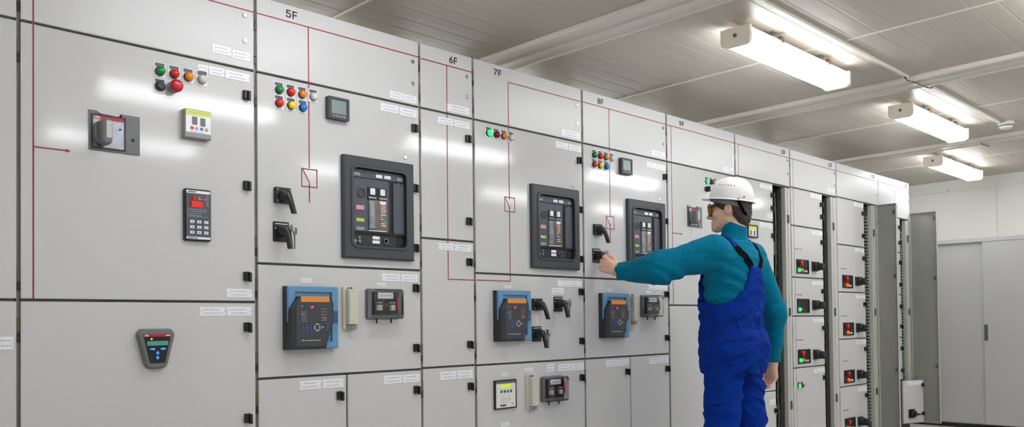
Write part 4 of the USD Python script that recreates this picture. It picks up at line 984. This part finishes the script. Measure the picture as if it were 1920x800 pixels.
def body_sdf(P):
    """skin: slimmer than the clothes where clothes cover it"""
    d = loft(P, [(z, x, y, a - .012, b - .012) for z, x, y, a, b in TORSO])
    d = smin(d, chain(P, [HIPL, KNL, ANL], [.082, .052, .040], .02), .03)
    d = smin(d, chain(P, [HIPR, KNR, ANR], [.082, .052, .040], .02), .03)
    for a, e, w, r in ((LS, LE, LW, .026), (RS, RE, RW, .026)):
        d = smin(d, chain(P, [a, e, w], [.050, .038, r], .02), .035)
    neck = cone(P, hb((0, -.030, -.050)), (0, -.012, 1.47), .052, .060)
    d = smin(d, neck, .03)
    q = hd(P); m = np.abs(q).max(1) < .22
    if m.any():
        h = head_sdf(q[m]); d[m] = smin(d[m], h, .018)
    for palm, segs in HANDS:
        c = palm[0][0]; m = dot2(P - c) < .30 ** 2
        if m.any():
            Q = P[m]; x = d[m]
            for a, b, ra, rb in palm: x = smin(x, cone(Q, a, b, ra, rb), .012)
            x = smin(x, fingers(Q, segs), .006); d[m] = x
    foot = smin(cone(P, (-.115, -.04, .05), (-.135, .14, .035), .042, .034), cone(P, (.115, -.07, .05), (.15, .10, .035), .042, .034), .01)
    return smin(d, foot, .03)

def fold(P, n, freq, amp, seed=0.0):
    return amp * np.sin(freq * (P @ np.asarray(n, float)) + 2.2 * np.sin(7 * P[:, 2] + seed) + 1.7 * np.sin(9 * P[:, 0] + 5 * P[:, 1] + seed))

def sweater_raw(P):
    d = loft(P, [(z, x, y, a + .012, b + .016) for z, x, y, a, b in TORSO])
    la = chain(P, [LS, LE, LW], [.094, .072, .048], .09); ra = chain(P, [RS, RE, RW], [.076, .062, .041], .03)
    d = smin(d, la, .045); d = smin(d, ra, .040)
    # shoulder slope from the neck
    d = smin(d, cone(P, (-.05, -.02, 1.46), LS + [0, 0, .005], .052, .062), .03)
    d = smin(d, cone(P, (.05, -.02, 1.46), RS + [0, 0, .005], .052, .060), .03)
    n0 = np.array([0, -.014, 1.47]); n1 = hb((0, -.026, -.088))
    col = cone(P, n0, n1, .072, .067)
    d = smin(d, col, .022)
    # the collar ends below the jaw, sleeves end at the wrists
    ax = (n1 - n0) / np.linalg.norm(n1 - n0)
    top = (P - n1) @ (ax * .92 + np.array([0, -.38, .0])) - .012
    d = np.where(P[:, 2] > 1.40, smax(d, np.where(dot2((P - n1)[:, :2]) < .13 ** 2, top, -1.0), .006), d)
    for e, w, cut in ((LE, LW, .006), (RE, RW, .006)):
        a = (w - e) / np.linalg.norm(w - e); near = dot2(P - w) < .12 ** 2
        d = np.where(near, smax(d, np.where(near, (P - w) @ a - cut, -1.0), .005), d)
    return d
def sweater_sdf(P):
    d = sweater_raw(P)
    d = np.maximum(d, .97 - P[:, 2] - .3 * (P[:, 0] > .5)) if False else d
    arm = np.clip((np.abs(P[:, 0]) - .15) / .1, 0, 1)
    # creases: under the raised arm, at the elbows, loose ribs on the back
    w = meshkit.fbm(P * [16, 16, 16], 3, 4) - .5
    d = d + .007 * w
    g = np.clip(1 - np.abs(P[:, 2] - 1.27) / .13, 0, 1) * np.clip((-.02 - P[:, 0]) / .12, 0, 1)
    d = d + g * .0065 * np.sin(95 * (P[:, 2] + .45 * P[:, 0] + .02 * np.sin(20 * P[:, 1])))
    for e, ax in ((LE, LW - LS), (RE, RW - RS)):             # soft creases round the elbows
        ax = ax / np.linalg.norm(ax); g = np.clip(1 - np.sqrt(dot2(P - e)) / .17, 0, 1) ** 1.5
        d = d + g * .0035 * np.sin(120 * ((P - e) @ ax) + 40 * P[:, 2])
    n = meshkit.fbm(P * [13, 13, 24], 2, 21); d = d + .006 * np.abs(2 * n - 1)
    torso_cut = smax(.90 - P[:, 2], -.01 - np.maximum(np.abs(P[:, 0]) - .215, 0) * 9, .002)
    lower = np.where((np.abs(P[:, 0]) < .19), .93 - P[:, 2], -1.0)
    return np.maximum(d, lower)

def trousers_raw(P):
    T = [(.80, 0, -.002, .178, .140), (.88, 0, -.006, .194, .156), (.95, 0, -.010, .194, .160), (1.02, 0, .0, .182, .146), (1.075, 0, .006, .172, .140), (1.16, 0, .006, .180, .144), (1.28, 0, -.0, .190, .142), (1.40, 0, -.015, .186, .126), (1.46, 0, -.02, .15, .10)]
    T = [(z, x, y, a * 1.03, b * 1.05) for z, x, y, a, b in T]
    d = loft(P, T)
    d = smin(d, ell(P, (-.072, -.062, .90), (.090, .085, .100)), .03)
    d = smin(d, ell(P, (.072, -.062, .90), (.090, .085, .100)), .03)
    d = smin(d, chain(P, [HIPL, KNL, (-.115, -.02, .07)], [.106, .092, .088], .03), .012)
    d = smin(d, chain(P, [HIPR, KNR, (.115, -.05, .07)], [.106, .092, .088], .03), .012)
    return d
def overalls_sdf(P):
    d = trousers_raw(P)
    x, y, z = P.T
    th = np.arctan2(x, -y)                                   # 0 at the middle of the back
    # upper hem: narrow bib at the back, scooped to the sides, wide bib in front
    s = np.abs(th)
    hem = np.interp(s, [0, .32, .40, .62, 1.0, 1.5, 2.2, 2.5, 3.15], [1.352, 1.350, 1.325, 1.235, 1.175, 1.155, 1.165, 1.36, 1.365])
    d = smax(d, (z - hem) * .8, .004)
    # waist gathering at the back, creases below the seat and down the legs
    g = np.exp(-((z - 1.055) / .04) ** 2) * np.clip(1.1 - s, 0, 1)
    d = d + .0035 * g * np.sin(150 * x)
    d = d + .004 * np.exp(-((z - 1.055) / .022) ** 2)
    w = meshkit.fbm(P * [11, 11, 11], 3, 9) - .5
    d = d + .024 * w
    g = np.clip(1 - np.abs(z - .76) / .16, 0, 1) * (y < .04)
    d = d + g * .0085 * np.sin(62 * (z + .55 * np.abs(x) + .015 * np.sin(25 * x)))
    g = np.clip(1 - np.abs(z - 1.12) / .12, 0, 1)
    d = d + g * .003 * np.sin(80 * (z - .5 * x) + 9 * y)
    g = np.clip(1 - np.abs(z - .48) / .16, 0, 1)
    d = d + g * .009 * np.sin(52 * z + 11 * x + 6 * y)
    n = meshkit.fbm(np.stack([x * 10, y * 10, (z + .5 * np.abs(x)) * 22], 1), 2, 33)
    d = d + np.where(z < .98, .020, .010) * np.abs(2 * n - 1) - .004
    return np.maximum(d, .035 - z)

mat('skin', (236, 190, 166), 0.5, var=0.06, scale=30, subsurface_weight=0.08, subsurface_scale=0.004, bump=.04, bscale=400)
mat('teal_knit', (0, 116, 148), 0.9, specular_ior_level=0.1, var=0.08, scale=60, bump=0.25, bscale=700, sheen_weight=0.04)
mat('overall_blue', (0, 50, 148), 0.8, specular_ior_level=0.12, var=0.10, scale=25, bump=0.15, bscale=900)
mat('seam_blue', (4, 38, 118), 0.8, var=0.1, scale=60)
mat('strap_black', (6, 6, 8), 0.8, specular_ior_level=0.08, var=0.1, scale=80, bump=.1, bscale=900)
mat('hair_dark', (64, 54, 48), 0.6, var=0.35, scale=60, bump=.4, bscale=260)
mat('helmet_white', (236, 236, 236), 0.28, var=0.01)
mat('harness_grey', (120, 120, 124), 0.5, var=0.05)
mat('frame_orange', (225, 96, 40), 0.35, var=0.05)
mat('boot_black', (28, 26, 26), 0.5, var=0.1)
mat('eye_white', (235, 230, 225), 0.2, var=0.01)

man = thing('person', 'person in white helmet, teal sweater and blue bib overalls turning a switch', 'person', (0, 0, 0))
def pmesh(name, f, lo, hi, h, m, parent, **kw):
    v, fa = polygonise(f, lo, hi, h)
    return obj(name, (to_world(v), fa), m, parent, smooth=True, **kw)
pmesh('body', body_sdf, (-.72, -.24, 0), (.36, .60, 1.80), .0042, 'skin', man)
sw = pmesh('sweater', sweater_sdf, (-.62, -.22, .80), (.38, .46, 1.62), .0055, 'teal_knit', man)
ov = pmesh('overalls', overalls_sdf, (-.27, -.25, .02), (.27, .24, 1.40), .0058, 'overall_blue', man)

def grad(f, P, e=.002):
    g = np.stack([f(P + e * np.eye(3)[i]) - f(P - e * np.eye(3)[i]) for i in range(3)], 1)
    return g / np.maximum(np.linalg.norm(g, axis=1, keepdims=True), 1e-9)
def project(f, P, off):
    P = np.asarray(P, float).copy()
    for _ in range(8): P -= grad(f, P) * (f(P) - off)[:, None] * .9
    return P
def ribbon(f, pts, width, off, thick, n=40):
    """a strip lying on the surface f = off along the way points"""
    p = np.asarray(pts, float); s = np.linspace(0, len(p) - 1, n)
    c = np.stack([np.interp(s, np.arange(len(p)), p[:, i]) for i in range(3)], 1)
    c = project(f, c, off)
    for _ in range(2): c[1:-1] = (c[:-2] + 2 * c[1:-1] + c[2:]) / 4
    t = np.gradient(c, axis=0); t /= np.linalg.norm(t, axis=1, keepdims=True)
    nrm = grad(f, c); sd = np.cross(t, nrm); sd /= np.linalg.norm(sd, axis=1, keepdims=True)
    R = []
    L, Rr = project(f, c - sd * width / 2, off), project(f, c + sd * width / 2, off)
    for k in range(n): R.append([L[k], c[k], Rr[k], Rr[k] + nrm[k] * thick, c[k] + nrm[k] * thick, L[k] + nrm[k] * thick])
    return MB().rings(R).move(to_world)
sf = sweater_sdf
# braces: blue over the shoulders, black elastic to the narrow back bib
ls = obj('strap', ribbon(sf, [(-.105, .10, 1.40), (-.118, .05, 1.46), (-.118, .0, 1.50), (-.116, -.05, 1.475), (-.108, -.08, 1.445)], .040, .003, .004), 'overall_blue', man, smooth=30)
rs = obj('strap', ribbon(sf, [(.105, .10, 1.40), (.115, .05, 1.46), (.118, .0, 1.50), (.118, -.03, 1.49), (.116, -.05, 1.475)], .040, .003, .004), 'overall_blue', man, smooth=30)
obj('elastic_strap', ribbon(sf, [(-.110, -.08, 1.448), (-.085, -.11, 1.41), (-.056, -.12, 1.375), (-.034, -.13, 1.335)], .036, .004, .004), 'strap_black', ls, smooth=30)
obj('elastic_strap', ribbon(sf, [(.117, -.05, 1.478), (.095, -.09, 1.44), (.062, -.12, 1.39), (.034, -.13, 1.335)], .032, .004, .004), 'strap_black', rs, smooth=30)
of = overalls_sdf
obj('yoke_seam', ribbon(of, [(-.175, -.02, .975), (-.13, -.10, .975), (-.05, -.17, .972), (.05, -.17, .972), (.13, -.10, .972), (.17, -.03, .972)], .005, .0006, .0015), 'seam_blue', ov)
obj('waist_seam', ribbon(of, [(-.165, -.0, 1.085), (-.12, -.08, 1.085), (-.04, -.13, 1.085), (.04, -.13, 1.085), (.12, -.08, 1.085), (.16, -.02, 1.085)], .004, .0006, .0014), 'seam_blue', ov)
obj('waist_seam', ribbon(of, [(-.165, -.0, 1.028), (-.12, -.08, 1.028), (-.04, -.13, 1.028), (.04, -.13, 1.028), (.12, -.08, 1.028), (.16, -.02, 1.028)], .004, .0006, .0014), 'seam_blue', ov)
obj('placket', ribbon(of, [(-.172, .03, 1.145), (-.165, .03, 1.06), (-.178, .03, .98), (-.19, .03, .90)], .030, .0008, .002), 'overall_blue', ov)
obj('placket_edge', ribbon(of, [(-.170, .012, 1.145), (-.163, .012, 1.06), (-.176, .012, .98), (-.188, .012, .90)], .004, .0016, .0022), 'seam_blue', ov)
obj('side_seam', ribbon(of, [(-.18, -.035, .97), (-.19, -.03, .85), (-.195, -.02, .70), (-.195, -.0, .50)], .004, .0006, .0014, 60), 'seam_blue', ov)
obj('seat_seam', ribbon(of, [(.0, -.16, 1.02), (.0, -.17, .95), (.0, -.165, .88), (.0, -.12, .82)], .004, .0006, .0014), 'seam_blue', ov)
for x, y in ((-.105, -.09), (.02, -.13), (.105, -.09)): obj('belt_loop', ribbon(of, [(x, y, 1.095), (x, y, 1.055), (x, y, 1.016)], .014, .001, .003, 12), 'overall_blue', ov)
for z in (1.13, 1.085, 1.00, .955):
    p = project(of, np.array([[-.18, .03, z]]), .0025)[0]; nn = grad(of, p[None])[0]
    a = np.cross(nn, [0, 0, 1]); a /= np.linalg.norm(a); b = np.cross(nn, a); g = np.arange(12) * math.pi / 6
    obj('button', MB().rings([[p + .007 * k * (math.cos(q) * a + math.sin(q) * b) + nn * o for q in g] for k, o in ((1, 0), (1, .002), (.7, .003))]).move(to_world), 'seam_blue', ov)
p = obj('buckle', ribbon(of, [(-.155, .085, 1.19), (-.152, .088, 1.165)], .030, .003, .005, 6), 'strap_black', man)

# hair under the helmet, at the back and temples
def hair_sdf(P):
    q = hd(P); s = np.abs(q[:, 0])
    d = ell(q, (0, -.012, .030), (.0875, .107, .092))
    d = smin(d, ell(q, (0, -.066, -.040), (.060, .046, .056)), .03)
    d = d + .008 * (meshkit.fbm(q * [90, 60, 40], 2, 2) - .5)
    d = smax(d, -(head_sdf(q) + .002), .001)
    front = q[:, 1] - np.interp(q[:, 2], [-.10, -.06, -.030, .0, .022, .06], [-.062, -.050, -.026, .030, .060, .072])
    d = smax(d, front, .004)
    ear = np.sqrt(((q[:, 1] + .014) / .024) ** 2 + ((q[:, 2] + .010) / .036) ** 2) - 1
    d = smax(d, -ear * .02 - (s < .05) * 1.0, .004)
    return smax(d, np.maximum(-.098 - q[:, 2], q[:, 2] - .085), .004)
pmesh('hair', hair_sdf, HC - .16, HC + .16, .0035, 'hair_dark', man)

# helmet: dome with ridges, brim and peak, harness
def hmove(v): return to_world(hb(v))
TLT = math.radians(8)
def htilt(v):
    v = np.array(v, float); y, z = v[..., 1].copy(), v[..., 2] - .05
    v[..., 1] = math.cos(TLT) * y - math.sin(TLT) * z; v[..., 2] = math.sin(TLT) * y + math.cos(TLT) * z + .058; return v
def dome(scale, n=56, m=18, zcut=.040):
    A, B_, C, cy = .102 * scale, .120 * scale, .122 * scale, -.010
    R = []
    for i in range(m):
        e = math.pi / 2 * i / (m - 1) * .985
        k = math.cos(e) ** .80
        ring = []
        for j in range(n):
            a = 2 * math.pi * j / n; x, y = A * k * math.sin(a), B_ * k * math.cos(a)
            ridge = .006 * max(0, 1 - abs(x) / .022) ** .5 * min(1, e * 2) + .0025 * (abs(abs(x) - .052) < .010) * min(1, e * 2)
            ring.append((x, cy + y, zcut + C * math.sin(e) ** .92 + ridge * (scale > .99)))
        R.append(ring)
    return R
hm = part('helmet', man)
hm.SetCustomDataByKey('label', 'white safety helmet')
out, inn = dome(1.0), dome(.965)
brim = []
def brim_ring(ext, peak, dz, drop):
    r = []
    for j in range(56):
        a = 2 * math.pi * j / 56; f = max(0, math.cos(a)) ** 2
        L = ext + peak * f
        r.append(((.102 + L) * math.sin(a), -.010 + (.120 + L) * math.cos(a), .040 + dz - drop * (L / .03)))
    return r
shell = [brim_ring(0, 0, .004, 0), brim_ring(.006, .012, .003, .003), brim_ring(.009, .027, .002, .004), brim_ring(.010, .028, -.001, .004), brim_ring(.008, .026, -.003, .004), brim_ring(-.004, 0, -.003, 0)]
m = MB(); m.rings(shell[::-1] + out, caps=False)
m.rings([shell[-1]] + inn[:-1] + [inn[-1]], caps=False)
sh = obj('shell', m.move(htilt).move(hmove), 'helmet_white', hm, smooth=45)
for sgn in (-1, 1):
    for i in range(6):
        a = math.radians(62 + 9.5 * i) * sgn; e = .62
        c_ = np.array([.102 * math.cos(e) ** .8 * math.sin(a), -.010 + .120 * math.cos(e) ** .8 * math.cos(a), .040 + .122 * math.sin(e) ** .92])
        d = np.array([math.sin(a), math.cos(a), .55]); d /= np.linalg.norm(d)
        t1 = np.cross(d, [0, 0, 1]); t1 /= np.linalg.norm(t1); t2 = np.cross(d, t1); g = np.arange(10) * .6283
        obj('vent', MB().rings([[c_ + d * o + .0042 * math.cos(q) * t1 + .0022 * math.sin(q) * t2 for q in g] for o in (-.003, .0014)]).move(htilt).move(hmove), 'harness_grey', hm)
m = MB(); R = []
for zz, gr in ((.052, .0), (.030, -.001), (.012, -.001), (.012, .003), (.030, .003), (.052, .004)):
    R.append([((.088 + gr) * math.sin(a), -.010 + (.106 + gr) * math.cos(a), zz - .022 * max(0, -math.cos(a)) ** 2 + .018 * max(0, math.cos(a))) for a in np.arange(40) * 2 * math.pi / 40])
obj('headband', m.rings(R + [R[0]], caps=False).move(htilt).move(hmove), 'harness_grey', hm)
obj('ratchet', MB().rings([[(.045 * math.sin(a), -.010 - (.104 + o) * math.cos(a * .9), z_) for a in np.linspace(-1, 1, 10)] + [(.045 * math.sin(a), -.010 - (.098 + o) * math.cos(a * .9), z_) for a in np.linspace(1, -1, 10)] for o, z_ in ((0, -.052), (.004, -.046), (.006, -.025), (.004, .0), (0, .008))]).move(htilt).move(hmove), 'harness_grey', hm)
for sgn in (-1, 1):
    pts = [(sgn * .088, -.070, .045), (sgn * .082, -.086, .015), (sgn * .060, -.104, -.018), (sgn * .040, -.112, -.030)]
    obj('harness_strap', MB().tube(pts, [.008, .008, .007, .007], 6).move(htilt).move(hmove), 'strap_black', hm)
    obj('rivet', MB().rings([[(sgn * (.075 + o), -.098 - o * .6 + .005 * math.cos(q) * .7, .056 + .005 * math.sin(q)) for q in np.arange(10) * .6283] for o in (0, .006)]).move(htilt).move(hmove), 'grey_plastic', hm)

# safety glasses
gl = part('safety_glasses', man)
gl.SetCustomDataByKey('label', 'wraparound safety glasses with amber lens and orange frame')
def arc(z, off, a0=-1.25, a1=1.25, n=24, rx=.068, ry=.048, cy=.066):
    return [((rx + off) * math.sin(a), cy + (ry + off) * math.cos(a), z) for a in np.linspace(a0, a1, n)]
lens = MB().rings([np.vstack([arc(z, o), arc(z, o - .0018)[::-1]]) for z, o in ((-.026, -.004), (-.012, .001), (.004, .003), (.016, .002))])
obj('lens', lens.move(hmove), 'amber_lens', gl)
obj('brow_bar', MB().rings([np.vstack([arc(z, o), arc(z, o - .005)[::-1]]) for z, o in ((.013, .003), (.017, .0045), (.021, .003))]).move(hmove), 'charcoal_dark', gl)
obj('top_guard', MB().rings([np.vstack([arc(z, o), arc(z, o - .004)[::-1]]) for z, o in ((.021, .002), (.027, .003), (.033, .0015))]).move(hmove), 'frame_orange', gl)
for sgn in (-1, 1):
    obj('temple', MB().tube([(sgn * .066, .080, .017), (sgn * .078, .050, .018), (sgn * .082, .015, .016), (sgn * .083, -.008, .020), (sgn * .083, -.030, .012)], [.0055, .005, .0042, .0036, .003], 8).move(hmove), 'charcoal_dark', gl)
    ey = part('eye', man) if False else None
    obj('eye', MB().rings([[(sgn * .031 + .0055 * k * math.cos(q), .0925 + o, .0055 * k * math.sin(q)) for q in np.arange(14) * .4488] for k, o in ((1, -.003), (1, -.0003), (.6, .0006))]).move(hmove), 'letter_black', man)
    obj('eyebrow', MB().tube([(sgn * .014, .099, .0235), (sgn * .028, .094, .0265), (sgn * .042, .083, .0245)], [.0028, .0036, .002], 8).move(hmove), 'hair_dark', man)
def boot(name, a, b):
    f = lambda P: np.maximum(smin(cone(P, a, b, .052, .046), cone(P, a, np.array(a) + [0, -.01, .10], .056, .058), .02), .004 - P[:, 2])
    lo = np.minimum(a, b) - .12; hi = np.maximum(a, b) + .14; lo[2] = -.01
    pmesh('boot', f, lo, hi, .007, 'boot_black', man)
boot('boot', np.array((-.115, -.04, .052)), np.array((-.138, .15, .044)))
boot('boot', np.array((.115, -.07, .052)), np.array((.155, .11, .044)))
